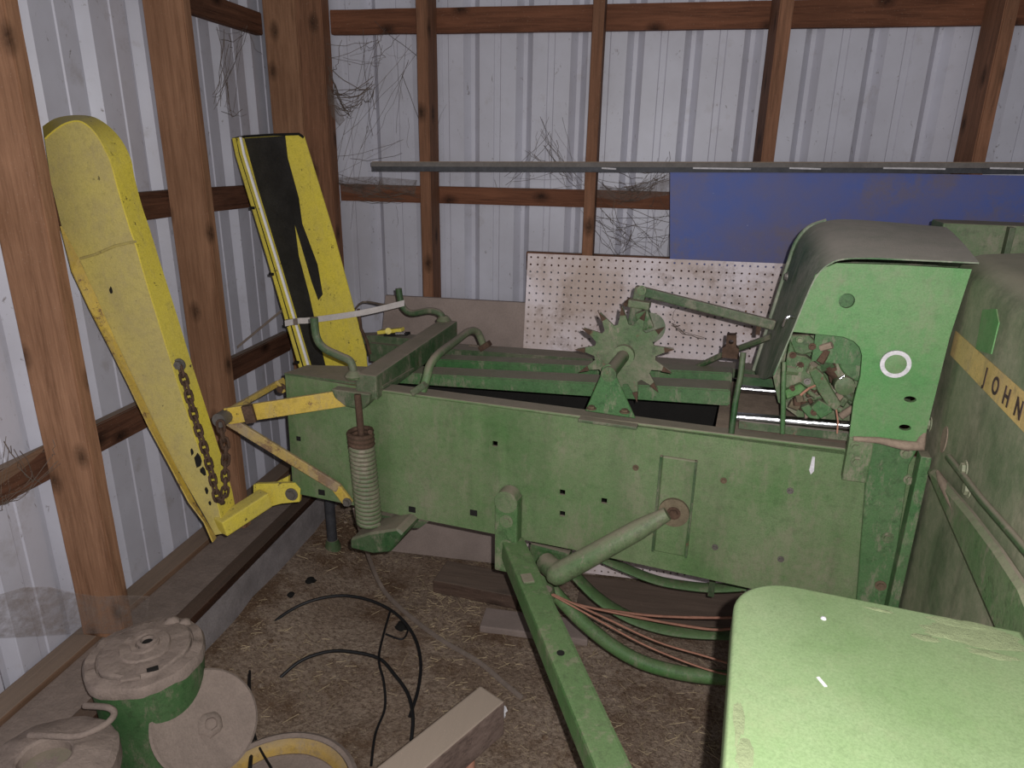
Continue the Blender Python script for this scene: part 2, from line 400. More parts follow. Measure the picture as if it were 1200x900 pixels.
# timber frame
def timber(x0, x1, y0, y1, z0, z1, mat, name, label, cat='post', bend=0, shear=(0, 0), group=None):
    b = box(x0, x1, y0, y1, z0, z1)
    ax = 2 if z1-z0 > max(x1-x0, y1-y0) else (0 if x1-x0 > y1-y0 else 1)
    es = [e for e in b.edges if abs((e.verts[0].co-e.verts[1].co)[ax]) > .5]
    bmesh.ops.bevel(b, geom=es, offset=.004, segments=2, affect='EDGES')
    es = [e for e in b.edges if abs((e.verts[0].co-e.verts[1].co)[ax]) > .5]
    bmesh.ops.subdivide_edges(b, edges=es, cuts=24)
    sd = random.random()*50
    for v in b.verts:
        t = v.co[ax]
        for i in range(3):
            if i != ax: v.co[i] += .0022*noise.noise(Vector((t*3+sd, v.co[(i+1) % 3]*12, i*9)))
    return obj(name, b, mat, smooth=50, label=label, category=cat) if False else tag(obj(name, b, mat, smooth=50), label, cat, group)
timber(-1.687, -1.53, 1.586, 1.632, .262, 2.85, 'post', 'timber_post', 'leftmost broad brown timber post, in front of the curved yellow wing')
timber(-1.687, -1.537, 2.30, 2.343, .262, 2.85, 'post', 'timber_post', 'knotty brown timber post between the yellow wing and the black-streaked yellow chute')
timber(-1.687, -1.532, 3.087, 3.128, .262, 2.85, 'post', 'timber_post', 'left board of the doubled corner post, behind the black-streaked chute')
timber(-1.528, -1.412, 3.078, 3.158, .30, 2.85, 'stud', 'timber_post', 'darker right board of the doubled corner post, next to the cobwebs')
timber(-.975, -.927, 3.018, 3.158, .30, 2.85, 'stud', 'wall_stud', 'two-toned upright stud nearest the corner on the back wall', 'stud')
timber(-.256, -.211, 3.018, 3.158, .30, 2.85, 'stud', 'wall_stud', 'thin orange-brown stud above the pegboard, left of the blue sheet', 'stud')
timber(.425, .473, 2.93, 3.158, .30, 2.85, 'stud', 'wall_stud', 'knotty stud ending at the long bar above the left part of the blue sheet', 'stud')
timber(1.186, 1.232, 2.985, 3.158, .30, 2.85, 'stud', 'wall_stud', 'rightmost leaning-looking stud at the top right of the back wall', 'stud')
timber(-1.41, 1.95, 3.16, 3.198, 2.243, 2.34, 'girtx', 'wall_girt', 'reddish brown horizontal rail along the top of the back wall', 'beam')
timber(-1.41, 1.95, 3.16, 3.198, 1.537, 1.612, 'girtx', 'wall_girt', 'dusty brown horizontal rail below the long bar on the back wall', 'beam')
timber(-.52, 1.95, 3.16, 3.198, 1.25, 1.333, 'girtx', 'wall_girt', 'thin brown rail showing just above the pegboard top', 'beam')
timber(-1.728, -1.69, -.6, 3.08, 2.231, 2.32, 'girty', 'wall_girt', 'dark rail at the very top of the left wall beside the corner', 'beam')
timber(-1.728, -1.69, -.6, 3.08, 1.519, 1.612, 'girty', 'wall_girt', 'dark brown rail behind the yellow wing and chute on the left wall, middle height', 'beam')
low_rail = timber(-1.728, -1.69, -.6, 3.08, .808, .905, 'girty', 'wall_girt', 'lowest rail of the left wall, split and dusty, crossing behind the leftmost post', 'beam')
b = poly_pts = None
pts = [W(x, y_, 'x', -1.688) for x, y_ in [(-4, 556), (20, 541), (52, 522), (50, 529), (24, 552), (-4, 571)]]
b = NB(); v = [b.verts.new(p) for p in pts]; v2 = [b.verts.new(p-Vector((.004, 0, 0))) for p in pts]; b.faces.new(v); b.faces.new(v2[::-1])
for i in range(6): b.faces.new((v[i], v2[i], v2[(i+1) % 6], v[(i+1) % 6]))
obj('split_face', b, 'sill', low_rail, world=True, label='pale fresh split')
# ================================================================ THINGS AGAINST THE BACK WALL
# grey board leaning
def leaning(x0, x1, yb, yt, zb, zt, th, bev=.003, dx=0):
    b = box(x0, x1, 0, th, 0, 1, 0)
    for v in b.verts:
        t = v.co.z; v.co.y += yb+(yt-yb)*t; v.co.x += dx*t; v.co.z = zb+(zt-zb)*t
    return b
tag(obj('plywood_board', leaning(-1.185, -.1, 2.66, 2.90, .0, 1.15, .018, dx=.075), 'plyboard'), 'plain dusty grey board leaning on the back wall behind the baler, left of the pegboard', 'board')
# pegboard with real holes
def pegboard():
    p = .0294; x0, x1 = -.47, 1.0; z1 = 1.356; nxh = int((x1-x0)/p); nzh = int(z1/p); hr = .0043; b = NB()
    th = .005; verts = {}
    def V(i, j, k):
        key = (i, j, k)
        if key not in verts: verts[key] = b.verts.new((x0+i*p/2, k*th, j*p/2))
        return verts[key]
    for i in range(nxh):
        for j in range(nzh):
            cx, cz = x0+(i+.5)*p, (j+.5)*p
            ring = [(2*i, 2*j), (2*i+1, 2*j), (2*i+2, 2*j), (2*i+2, 2*j+1), (2*i+2, 2*j+2), (2*i+1, 2*j+2), (2*i, 2*j+2), (2*i, 2*j+1)]
            ang = [-135, -90, -45, 0, 45, 90, 135, 180]
            hv = [[b.verts.new((cx+hr*math.cos(math.radians(a)), k*th, cz+hr*math.sin(math.radians(a)))) for a in ang] for k in (0, 1)]
            for q in range(8):
                q2 = (q+1) % 8
                b.faces.new((V(*ring[q], 0), V(*ring[q2], 0), hv[0][q2], hv[0][q]))
                b.faces.new((V(*ring[q2], 1), V(*ring[q], 1), hv[1][q], hv[1][q2]))
                b.faces.new((hv[0][q], hv[0][q2], hv[1][q2], hv[1][q]))
    for v in b.verts:
        t = v.co.z/z1; v.co.y += 2.655+.235*t; v.co.z += .010
    return b
tag(obj('pegboard', pegboard(), 'peg'), 'large stained white pegboard full of small holes, leaning behind the star wheel', 'pegboard')
# blue sheet
b = box(.085, 1.75, 2.916, 2.922, 1.338, 1.71)
for v in b.verts:
    if v.co.x < .2: v.co.x += .03*(1.71-v.co.z)/.36+.0
bs = tag(obj('blue_sheet', b, 'blue'), 'faded blue painted metal sheet above the pegboard, under the long bar', 'panel')
# long bar
e = empty('steel_angle_bar', (0, 2.89, 1.69), label='long dusty steel bar running level across the studs above the blue sheet', category='bar')
p0, p1 = W(436, 195, 'y', 2.9), W(1330, 197, 'y', 2.9)
obj('upper_lip', bar(p0+Vector((0, -.004, .008)), p1+Vector((0, -.004, .008)), .012, .017), 'lip', e, world=True, label='dusty upper lip painted paler as the lit half')
b = bar(p0-Vector((0, 0, .010)), p1-Vector((0, 0, .010)), .004, .019); obj('face_flange', b, 'galv', e, world=True)
b = bar(p0+Vector((0, .018, .018)), p1+Vector((0, .018, .018)), .034, .004); obj('top_flange', b, 'dust', e, world=True, label='dust covered upper flange')
random.seed(3)
for (xa, xb) in ((705, 722), (812, 880), (925, 962), (1035, 1108), (1160, 1199)):
    q0 = W(xa, 197, 'y', 2.889); q1 = W(xb, 198, 'y', 2.889)
    obj('paint_flake', bar(q0, q1, .002, .006), 'white', e, world=True)
# plank & timbers on the floor at the back
tag(obj('floor_beam', box(-.16, 1.25, 2.38, 2.645, -.06, .004, .004), 'plank'), 'long dark plank lying on the dirt under the pegboard', 'plank')
b = bar(W(516, 675, 'z', .03), W(612, 694, 'z', .03), .16, .06, bev=.006)
tag(obj('floor_plank', b, 'plank'), 'short weathered plank on the dirt in front of the grey board', 'plank')
b = bar(W(566, 726, 'z', .0), W(690, 742, 'z', .0), .12, .03, bev=.005)
tag(obj('floor_slab', b, 'plyboard'), 'thin grey slab half sunk in the dirt behind the green tube', 'slab')
# ================================================================ BALER
baler = empty('hay_baler', BO, -TH, label='large dusty green hay baler with bale chamber, star wheel, knotter hood and decal shield', category='baler')
def part(name, bm, mat, parent=None, **k): return obj(name, bm, mat, parent or baler, off=baler if parent else None, **k)
def bolt(p, r=.011, ax=(0, -1, 0), mat='bolt', name='bolt', parent=None, h=.008):
    a = Vector(ax).normalized(); p = Vector(p)
    b = tube([p, p+a*h*.3], r*1.5, 14); b = merge(b, tube([p+a*h*.3, p+a*h], r, 6))
    return part(name, b, mat, parent)
# --- near side panel
hs = [(580,520),(659,577),(659,602),(708,587)]
holes = []
for (x, y) in hs:
    c = L(x, y, 'y', 0); holes.append([(c.x-.008, c.z-.008), (c.x+.008, c.z-.008), (c.x+.008, c.z+.008), (c.x-.008, c.z+.008)])
outline = [(-1.322, 1.098), (-1.332, .690), (-.9, .684), (-.4, .682), (.16, .668), (.42, .668), (.42, 1.10), (-.34, 1.090), (-.98, 1.087)]
side = part('side_panel', prism(outline, 0, .008, 'y', holes), 'panel')
part('top_flange', prism([(-.98, 0), (.40, 0), (.40, .055), (-.98, .055)], 1.083, 1.091, 'z'), 'darkgreen')
part('highlight_bead', tube([(-.98, .0, 1.0865), (-.34, .0, 1.089), (.26, .0, 1.096)], .0045, 10), 'panel', smooth=60)  # bead added along the top so the edge shows a highlight
part('bottom_flange', prism([(-1.32, .009), (.40, .009), (.40, .05), (-1.32, .05)], .692, .698, 'z'), 'darkgreen')
# left end: cap top and end frame
part('end_cap', prism([(-1.325, .0), (-.98, .0), (-.98, .20), (-1.31, .10)], 1.095, 1.102, 'z'), 'darkgreen')
part('end_frame', box(-1.332, -1.322, 0.008, .60, .69, .74), 'darkgreen')
part('end_frame', box(-1.332, -1.322, 0.56, .60, .74, 1.06), 'darkgreen')
for p in [(745,548),(848,563),(838,641),(915,655),(926,575)]: bolt(L(*p, 'y', -.001), .0055, mat='brownbolt' if p[0] in (745,848) else 'bolt')
# small dark square holes near the lower edge drawn as black patches
for p in [(483,597),(555,601),(377,577)]:
    c = L(*p, 'y', -.001); part('dark_square_patch', box(c.x-.011, c.x+.011, -.003, 0, c.z-.009, c.z+.009), 'dark')
c = L(350, 514, 'y', -.001); part('dark_square_patch', box(c.x-.007, c.x+.007, -.003, 0, c.z-.007, c.z+.007), 'dark')
q = L(952, 535, 'y', -.001); q2 = L(950, 556, 'y', -.001)
part('white_drip', prism([(q.x, q.z), (q.x+.006, q.z), (q2.x+.006, q2.z+.01), (q2.x, q2.z), (q2.x-.005, q2.z+.012), (q.x-.001, q.z-.02)], -.002, 0, 'y'), 'white', side, label='white paint drip')
# slotted doubler plate with pivot
tl, br = L(777, 533, 'y', 0), L(803, 650, 'y', 0)
dp = part('pivot_plate', prism([(tl.x, tl.z), (tl.x, br.z), (br.x+.0, br.z), (br.x+.005, tl.z-.0)], -.012, 0, 'y', bev=.003), 'panel')
part('plate_rim', merge(box(tl.x-.006, tl.x, -.016, 0, br.z, tl.z), box(br.x, br.x+.006, -.016, 0, br.z, tl.z)), 'darkgreen', dp)
pv = L(789, 603, 'y', -.03)
part('pivot_boss', cyl(pv+Vector((0, .02, 0)), pv+Vector((0, .008, 0)), .040, 28), 'rustdust', dp, smooth=40)
bolt(pv+Vector((0, .008, 0)), .012, mat='rust', parent=dp)
# diagonal round link
a = L(782, 602, 'y', -.055); c = L(655, 672, 'y', -.12)
b = tube([a, a+(c-a)*.25, c, c+(c-a).normalized()*.02, c+(c-a).normalized()*.035], [.018, .027, .031, .027, .010], 20)
part('stay_link', b, 'green', smooth=40)
b = tube([L(640, 660, 'y', -.06), L(655, 672, 'y', -.12)], .03, 14); part('link_socket', b, 'green', smooth=40)
# box tube: short upright then long run forward
b = box(-.612, -.543, -.045, .004, .59, .83, .008); part('tube_bracket', b, 'green')
c = L(597, 583, 'y', -.03); part('weld_cap', cyl((-.578, -.047, .82), (-.578, -.004, .82), .034, 16), 'green', smooth=40)
for z in (.76, .68): bolt((-.575, -.045, z), .013, mat='green')
pa = L(606, 655, 'z', .66); pb_ = L(712, 900, 'z', .66); dirv = (pb_-pa).normalized()
bt = part('box_tube', bar(pa-dirv*.06, pb_+dirv*.16, .068, .068, bev=.009), 'tube')
q = L(657, 765, 'z', .695); part('drilled_hole', cyl(q-Vector((0, 0, .01)), q+Vector((0, 0, .0005)), .009, 12), 'dark', bt)
q = L(618, 678, 'z', .70); part('weld_plate', bar(q-dirv*.02, q+dirv*.02, .03, .006, bev=.002), 'mech', bt)
# cross beam on top with crank handles
b = box(-1.055, -.985, -.03, .56, 1.105, 1.178, .006)
for v in b.verts: v.co.z -= .038*(.56-v.co.y)/.59
beam = part('cross_beam', b, 'darkgreen')
part('beam_foot', prism([(-1.13, 1.088), (-1.0, 1.088), (-1.005, 1.06), (-1.03, 1.035), (-1.085, 1.04), (-1.12, 1.062)], -.045, -.008, 'y', bev=.003), 'darkgreen', beam)
def crank(pts, r=.0115, mat='darkgreen'):
    o = part('crank_handle', tube(pts, r, 10, smoothn=5), mat, smooth=60)
    p = Vector(pts[0]); part('collar', lathe([(0, -.008), (.024, -.008), (.028, .0), (.02, .010), (.014, .016), (0, .016)], p), 'mech', o, smooth=40); return o
y = -.02
crank([L(415, 440, 'y', y), L(411, 424, 'y', y), L(398, 417, 'y', y), L(380, 408, 'y', y), L(371, 395, 'y', y), L(368, 372, 'y', y)], .012)
y = .55
crank([L(520, 375, 'y', y), L(515, 367, 'y', y), L(503, 364, 'y', y), L(483, 367, 'y', y), L(473, 361, 'y', y), L(469, 350, 'y', y), L(467, 338, 'y', y)], .012)
# yoke rod
rod = [L(495, 458, 'y', .01), L(500, 443, 'y', .02), L(504, 428, 'y', .05), L(515, 414, 'y', .12), L(535, 399, 'y', .32), L(550, 388, 'y', .45), L(559, 389, 'y', .50), L(564, 398, 'y', .52), L(567, 407, 'y', .53)]
hr = part('hoop_rod', tube(rod, .013, 10, smoothn=4), 'green', smooth=60)
part('rod_lug', bar(L(484, 460, 'y', .0), L(499, 450, 'y', .0), .03, .02, bev=.004), 'darkgreen', hr)
part('rod_lug', bar(L(563, 409, 'y', .52), L(574, 402, 'y', .52), .03, .02, bev=.004), 'rust', hr)
# tension spring
sp = []
st, sb = L(422, 505, 'y', -.055), L(433, 612, 'y', -.055); n = 22*14
for i in range(n+1):
    t = i/n; a = 2*math.pi*22*t; p = st+(sb-st)*t; sp.append(p+Vector((.0335*math.cos(a), .0335*math.sin(a), 0)))
spring = part('tension_spring', tube(sp, .0066, 7), 'mech', smooth=60)
part('spring_rod', cyl(L(419, 462, 'y', -.05), sb, .010, 12), 'rust', spring, smooth=40)
part('rusty_end_coil', tube([p+Vector((0, 0, .001)) for p in sp[:52]], .0074, 7), 'rust', spring, smooth=60, label='rusted top coils')
b = prism([(L(x, y_, 'y', -.03).x, L(x, y_, 'y', -.03).z) for x, y_ in [(424,619),(446,612),(478,607),(486,614),(470,634),(450,636),(424,630)]], -.10, .03, 'y', bev=.006)
part('spring_seat', b, 'darkgreen')
part('bottom_lug', prism([(L(x, y_, 'y', .02).x, L(x, y_, 'y', .02).z) for x, y_ in [(448,600),(505,608),(495,615),(470,616)]], .0, .06, 'y'), 'darkgreen')
# --- inside and far side of the chamber
def chan(y0, y1, x0, x1, zt, zb, mat, name):
    part(name, box(x0, x1, y0, y1, zb, zt, .005), mat)
def rail(pt, pb, y, d, mat, name, zt=None):
    # pt, pb = (left, right) picture points of the top and bottom edges of the face at depth y
    A, Bq = L(*pt[0], 'y', y), L(*pt[1], 'y', y); C_, D_ = L(*pb[0], 'y', y), L(*pb[1], 'y', y)
    b = NB(); q = [A, Bq, D_, C_]; f = [b.verts.new(v) for v in q]; g = [b.verts.new(v+Vector((0, d, 0))) for v in q]
    b.faces.new(f); b.faces.new(g[::-1])
    for i in range(4): b.faces.new((f[i], g[i], g[(i+1) % 4], f[(i+1) % 4]))
    bmesh.ops.bevel(b, geom=b.edges[:], offset=.004, segments=2, affect='EDGES')
    return part(name, b, mat)
rail([(470, 437), (856, 457)], [(462, 449), (855, 476)], .19, .09, 'bright', 'tension_rail')
rail([(512, 421), (858, 437)], [(508, 434), (857, 451)], .36, .07, 'bright', 'tension_rail')
rail([(522, 409), (905, 436)], [(520, 420), (905, 446)], .52, .09, 'darkgreen', 'far_top_rail')
part('far_side_panel', box(-1.322, .45, .60, .608, .69, 1.06), 'dark')  # near-black to paint in the shade inside the chamber
part('chamber_floor', box(-1.30, .42, .03, .60, .69, .70), 'dark')  # chamber shade painted in here as well
part('inner_post', box(-.29, -.26, .10, .12, .70, 1.06), 'mech')
rail([(548, 405), (700, 418)], [(545, 408), (700, 424)], .58, .02, 'dust', 'dusty_edge')
# --- top plate with dust inside, right of the cross rod
part('dusty_deck', prism([(-.04, .03), (.42, .03), (.42, .50), (-.04, .50)], 1.072, 1.083, 'z'), 'dust')
def strip(p0, p1, y, r, mat, name): return part(name, tube([L(*p0, 'y', y), L(*p1, 'y', y)], r, 12), mat, smooth=60)
strip((862, 488), (1010, 500), .07, .012, 'chrome', 'plunger_rail')
strip((866, 455), (925, 460), .22, .010, 'chrome', 'plunger_rail')
part('deck_strip', bar(L(866, 497, 'y', .05), L(1000, 512, 'y', .05), .012, .02), 'darkgreen')
part('deck_strip', bar(L(866, 445, 'y', .30), L(920, 450, 'y', .30), .03, .03), 'darkgreen')
# lever rods standing on the deck
part('lever_rod', tube([L(871, 413, 'y', .06), L(868, 440, 'y', .05), L(862, 470, 'y', .03), L(857, 508, 'y', .02)], .0075, 8), 'darkgreen', smooth=60)
part('lever_rod', tube([L(919, 424, 'y', .03), L(918, 455, 'y', .02), L(918, 480, 'y', .02), L(917, 508, 'y', .02)], .006, 8), 'bright', smooth=60)
# --- star wheel
wc = L(732, 415, 'y', .17); R1 = .086; R2 = .136; nt = 13; pts = []
for k in range(nt):
    a = (math.radians(96)+2*math.pi*k/nt); d = math.pi/nt
    pts += [(wc.x+R1*math.cos(a-d*.72), wc.z+R1*math.sin(a-d*.72)), (wc.x+R2*math.cos(a), wc.z+R2*math.sin(a)), (wc.x+R1*math.cos(a+d*.72), wc.z+R1*math.sin(a+d*.72))]
star = part('star_wheel', prism(pts, .166, .174, 'y'), 'mech')
for k in range(nt):
    a = (math.radians(96)+2*math.pi*k/nt); ra = Vector((math.cos(a), 0, math.sin(a))); ta = Vector((-math.sin(a), 0, math.cos(a)))
    b = NB(); base = Vector((wc.x, .164, wc.z))
    P3 = [base+ra*.112+ta*.0075, base+ra*.112-ta*.0075, base+ra*.140+Vector((0, -.008, 0))]
    v = [b.verts.new(p) for p in P3]+[b.verts.new(p+Vector((0, -.004, 0))) for p in P3]
    b.faces.new(v[:3]); b.faces.new(v[3:][::-1])
    for i in range(3): b.faces.new((v[i], v[(i+1) % 3], v[3+(i+1) % 3], v[3+i]))
    part('worn_tooth_tip', b, 'rust', star)
sa = L(714, 438, 'y', -.0)
part('wheel_shaft', cyl(Vector((wc.x, .175, wc.z)), Vector((sa.x, .0, sa.z)), .018, 16), 'mech', star, smooth=40)
part('wheel_hub', cyl(Vector((wc.x, .166, wc.z)), Vector((wc.x, .148, wc.z)), .030, 20), 'green', star, smooth=40)
tri = [L(x, y_, 'y', .01) for x, y_ in [(686,481),(745,490),(722,440),(720,430),(713,426),(706,430),(704,440)]]
stand = part('wheel_stand', prism([(p.x, p.z) for p in tri], .005, .013, 'y', bev=.002), 'bright')
part('stand_foot', box(tri[0].x-.01, tri[1].x+.01, -.03, .013, 1.085, 1.093, .002), 'darkgreen', stand)
part('bearing', cyl(Vector((sa.x, -.008, sa.z)), Vector((sa.x, .01, sa.z)), .020, 18), 'mech', stand, smooth=40)
for p in ((693, 478), (732, 482)): bolt(L(p[0], p[1]+1, 'y', -.012), .009, (0, 0, 1), 'brownbolt', parent=stand)
# --- trip arm
ty = .30
arm = part('trip_arm', bar(L(752, 341, 'y', ty), L(908, 381, 'y', ty), .02, .027, (0, 0, 1), bev=.004), 'darkgreen')
part('arm_upright', bar(L(752, 336, 'y', ty), L(741, 386, 'y', ty), .03, .034, (1, 0, 0), bev=.004), 'darkgreen', arm)
bolt(L(752, 340, 'y', ty-.016), .009, parent=arm, mat='green')
part('arm_disc', cyl(L(762, 384, 'y', ty-.035), L(762, 384, 'y', ty+.02), .043, 24), 'darkgreen', arm, smooth=40)
part('arm_clamp', bar(L(737, 354, 'y', ty-.02), L(762, 358, 'y', ty-.02), .04, .022, bev=.004), 'mech', arm)
part('arm_clamp', bar(L(752, 364, 'y', ty-.02), L(760, 385, 'y', ty-.02), .04, .04, (1, 0, 0), bev=.006), 'mech', arm)
part('arm_pin', cyl(L(733, 357, 'y', ty-.03), L(738, 351, 'y', ty), .007, 8), 'rust', arm)
part('arm_support', bar(L(748, 380, 'y', ty), L(750, 440, 'y', ty+.02), .03, .03, (1, 0, 0)), 'mech', arm)
part('hanging_link', bar(L(890, 376, 'y', ty), L(888, 392, 'y', ty), .008, .012, (1, 0, 0)), 'rust', arm)
# --- lower brace
br_ = part('brace_bar', tube([L(800, 438, 'y', .46), L(850, 414, 'y', .40), L(905, 394, 'y', .34)], .018, 8, flat=.5), 'darkgreen')
part('brace_clip', prism([(L(x, y_, 'y', .37).x, L(x, y_, 'y', .37).z) for x, y_ in [(846,417),(847,406),(851,404),(852,391),(863,391),(863,405),(866,407),(866,419)]], .35, .38, 'y', holes=[circ(L(857,399,'y',.37).x, L(857,399,'y',.37).z, .007, 10)]), 'rust', br_)
# --- bale case column and bracket below the hood
part('mount_bracket', box(.262, .315, -.03, -.001, 1.03, 1.14, .003), 'green')
cp = [L(x, y_, 'y', -.012) for x, y_ in [(1018,518),(1080,518),(1065,545),(1042,712),(1003,712)]]
colm = part('corner_column', prism([(p.x, p.z) for p in cp], -.014, -.001, 'y', bev=.002), 'bright')
part('corner_flange', box(.408, .43, -.055, -.014, .67, 1.125, .003), 'bright', colm)
for p, m_ in (((1062,531),'green'),((1066,562),'mech'),((1040,630),'mech'),((1055,660),'green'),((1032,686),'brownbolt')): bolt(L(*p, 'y', -.014), .009, mat=m_, parent=colm)
for p in ((1003, 524), (1004, 541)): bolt(L(*p, 'y', -.03), .009, mat='green')
part('dirt_ridge', tube([L(1000, 514, 'y', -.035), L(1030, 516, 'y', -.035), L(1060, 522, 'y', -.035), L(1078, 523, 'y', -.03), L(1084, 505, 'y', -.02)], [.006, .008, .012, .014, .004], 8), 'dust', smooth=60)
# --- knotter side plate
pp = [(928,388),(942,354),(955,322),(965,314),(980,308),(1050,310),(1138,315),(1112,395),(1086,500),(1083,513),(1079,517),(1040,514),(995,511)]
pp += [(1000,470),(1008,440),(1010,416),(1007,406),(1000,399),(988,394),(970,392)]
pp = [(L(x, y_, 'y', -.02).x, L(x, y_, 'y', -.02).z) for x, y_ in pp]
h1 = L(992, 352, 'y', -.02); h3 = L(1066, 467, 'y', -.02); h4 = L(1060, 500, 'y', -.02)
hl = [circ(h1.x, h1.z, .0165, 20)[::-1], circ(h3.x, h3.z, .009, 14, sx=1.4, sz=.8)[::-1], circ(h4.x, h4.z, .009, 14, sx=1.4, sz=.8)[::-1]]
plate = part('knotter_plate', prism(pp, -.026, -.014, 'y', hl), 'pale', label='pale green flat plate with a notch')
rc = L(1049, 426, 'y', -.03)
part('shaft_boss', lathe([(0, .0), (.030, .0), (.030, .006), (.022, .009), (0, .009)], (rc.x, -.026, rc.z), 28, mat=Matrix.Rotation(math.pi/2, 3, 'X')), 'pale', plate, smooth=30)
b = lathe([(.022, .006), (.031, .006), (.031, .011), (.022, .011), (.022, .006)], (rc.x, -.026, rc.z), 28, mat=Matrix.Rotation(math.pi/2, 3, 'X'))
part('worn_ring', b, 'white', plate, smooth=30, label='white worn metal ring')
# backing so that the holes look onto painted metal
part('knotter_frame', box(.16, .42, .02, .03, 1.30, 1.53), 'bright')
# --- hood
def Lx(x, y_, d): p = L(x, y_, 'y', d); return p
near = [(x, -.03, z) for x, z in [(.078,1.27),(.103,1.372),(.127,1.475),(.140,1.512),(.160,1.536),(.19,1.549),(.26,1.554),(.442,1.556)]]
far = [(x, .45, z) for x, z in [(.046,1.14),(.078,1.33),(.102,1.47),(.115,1.53),(.142,1.572),(.185,1.592),(.26,1.598),(.475,1.588)]]
rows = []
for i in range(9):
    t = i/8; k = math.sin(t*math.pi/2)
    rows.append([Vector((a[0]+(c[0]-a[0])*t, a[1]+(c[1]-a[1])*t, a[2]+(c[2]-a[2])*(t*.35+k*.65))) for a, c in zip(near, far)])
rows2 = [catmull(r, 4) for r in rows]
hood = part('knotter_hood', sheet_thick(rows2, .003), 'hood', smooth=60, label='curved hood thick with grey dust')
part('hood_rear_panel', prism([(p[0], p[2]-.003) for p in far]+[(.475, 1.1)], .447, .455, 'y'), 'darkgreen', hood)
part('hood_latch', tube([L(931, 372, 'y', -.035), L(925, 371, 'y', -.04), L(921, 374, 'y', -.04), L(918, 382, 'y', -.035)], .004, 8, smoothn=3), 'chrome', hood)
part('hood_rim_bead', tube([Vector(p)+Vector((-.003, 0, 0)) for p in catmull(far[:6], 4)], .006, 8), 'hood', hood, smooth=60)
bolt(L(923, 324, 'y', .30), .009, (-1, 0, 0), parent=hood)
# --- knotter works seen through the notch
kn = part('knotter_frame_casting', prism([(L(x, y_, 'y', .13).x, L(x, y_, 'y', .13).z) for x, y_ in [(918,392),(965,392),(1015,400),(1012,500),(960,506),(912,470),(905,436)]], .12, .14, 'y'), 'mech')
def kp(name, pts, y0, y1, mat, **k): 
    return part(name, prism([(L(x, y_, 'y', y0).x, L(x, y_, 'y', y0).z) for x, y_ in pts], y0, y1, 'y', bev=.002), mat, kn, **k)
kp('cam_plate', [(926,398),(933,416),(945,418),(962,430),(968,447),(955,458),(940,452),(922,462),(918,440)], .03, .06, 'mech')
kp('cover_plate', [(924,393),(948,393),(957,402),(955,412),(940,416),(924,410)], .05, .07, 'mech')
kp('slotted_link', [(948,436),(957,432),(966,440),(976,458),(986,474),(980,482),(970,476),(958,458)], .015, .035, 'mech')
kp('tucker_finger', [(920,458),(938,450),(944,455),(938,462),(922,468)], .01, .03, 'tube')
kp('bill_hook', [(950,478),(960,469),(974,477),(976,483),(962,491)], .01, .03, 'bright')
kp('bill_hook', [(938,478),(948,474),(962,487),(960,492),(948,490)], .03, .05, 'bright')
kp('web_arm', [(950,420),(965,410),(975,413),(972,425),(958,428)], .05, .08, 'bright')
dc = L(1008, 416, 'y', .04)
part('intermittent_disc', lathe([(0, 0), (.062, 0), (.066, .004), (.066, .014), (.06, .02), (0, .02)], (dc.x+.015, .05, dc.z), 40, mat=Matrix.Rotation(math.pi/2, 3, 'X')), 'bright', kn, smooth=30)
part('disc_rim', lathe([(.064, 0), (.078, 0), (.08, .01), (.078, .024), (.064, .024), (.064, 0)], (dc.x+.015, .055, dc.z), 40, mat=Matrix.Rotation(math.pi/2, 3, 'X')), 'mech', kn, smooth=30)
random.seed(11)
for (x0_, y0_, x1_, y1_, rr) in [(985,430,978,465,.012),(995,446,975,462,.014),(965,395,985,420,.012),(985,455,1004,470,.010),(975,405,1000,398,.010),(1000,478,985,488,.009),(960,415,990,438,.014),(940,470,975,462,.006),(970,425,985,440,.02)]:
    part('knotter_linkage', cyl(L(x0_, y0_, 'y', .04+random.random()*.05), L(x1_, y1_, 'y', .05+random.random()*.05), rr, 10), random.choice(['mech', 'rust', 'mech', 'dust']), kn, smooth=40)
for (x, y_) in [(937,398),(952,406),(929,416),(937,432),(938,428),(929,455),(954,483),(975,403),(957,440),(966,461),(946,447)]:
    bolt(L(x, y_, 'y', .012+.02*random.random()), .0055, mat=random.choice(['bolt', 'green', 'rust']), parent=kn)
part('cam_roller', lathe([(0, 0), (.022, 0), (.026, .01), (.022, .04), (.012, .044), (0, .044)], L(988, 447, 'y', .06), 20, mat=Matrix.Rotation(math.pi/2, 3, 'X')), 'mech', kn, smooth=40)
part('bright_pin', cyl(L(984, 444, 'y', .0), L(990, 440, 'y', .0), .003, 8), 'chrome', kn)
part('twine_end', tube([L(980, 480, 'y', .015), L(982, 494, 'y', .012), L(981, 508, 'y', .01)], .002, 6), 'orange', kn)
part('twine_end', tube([L(938, 463, 'y', .0), L(948, 455, 'y', .0), L(955, 452, 'y', .01)], .003, 6), 'orange', kn)
for k in range(34):
    x, y_ = random.uniform(930, 1000), random.uniform(402, 482)
    p = L(x, y_, 'y', random.uniform(.02, .08)); q = p+Vector((random.uniform(-.03, .03), random.uniform(-.01, .01), random.uniform(-.03, .03)))
    part('knotter_linkage', cyl(p, q, random.uniform(.004, .012), 8), random.choice(['mech', 'rust', 'dust', 'rustdust', 'darkgreen']), kn, smooth=40)
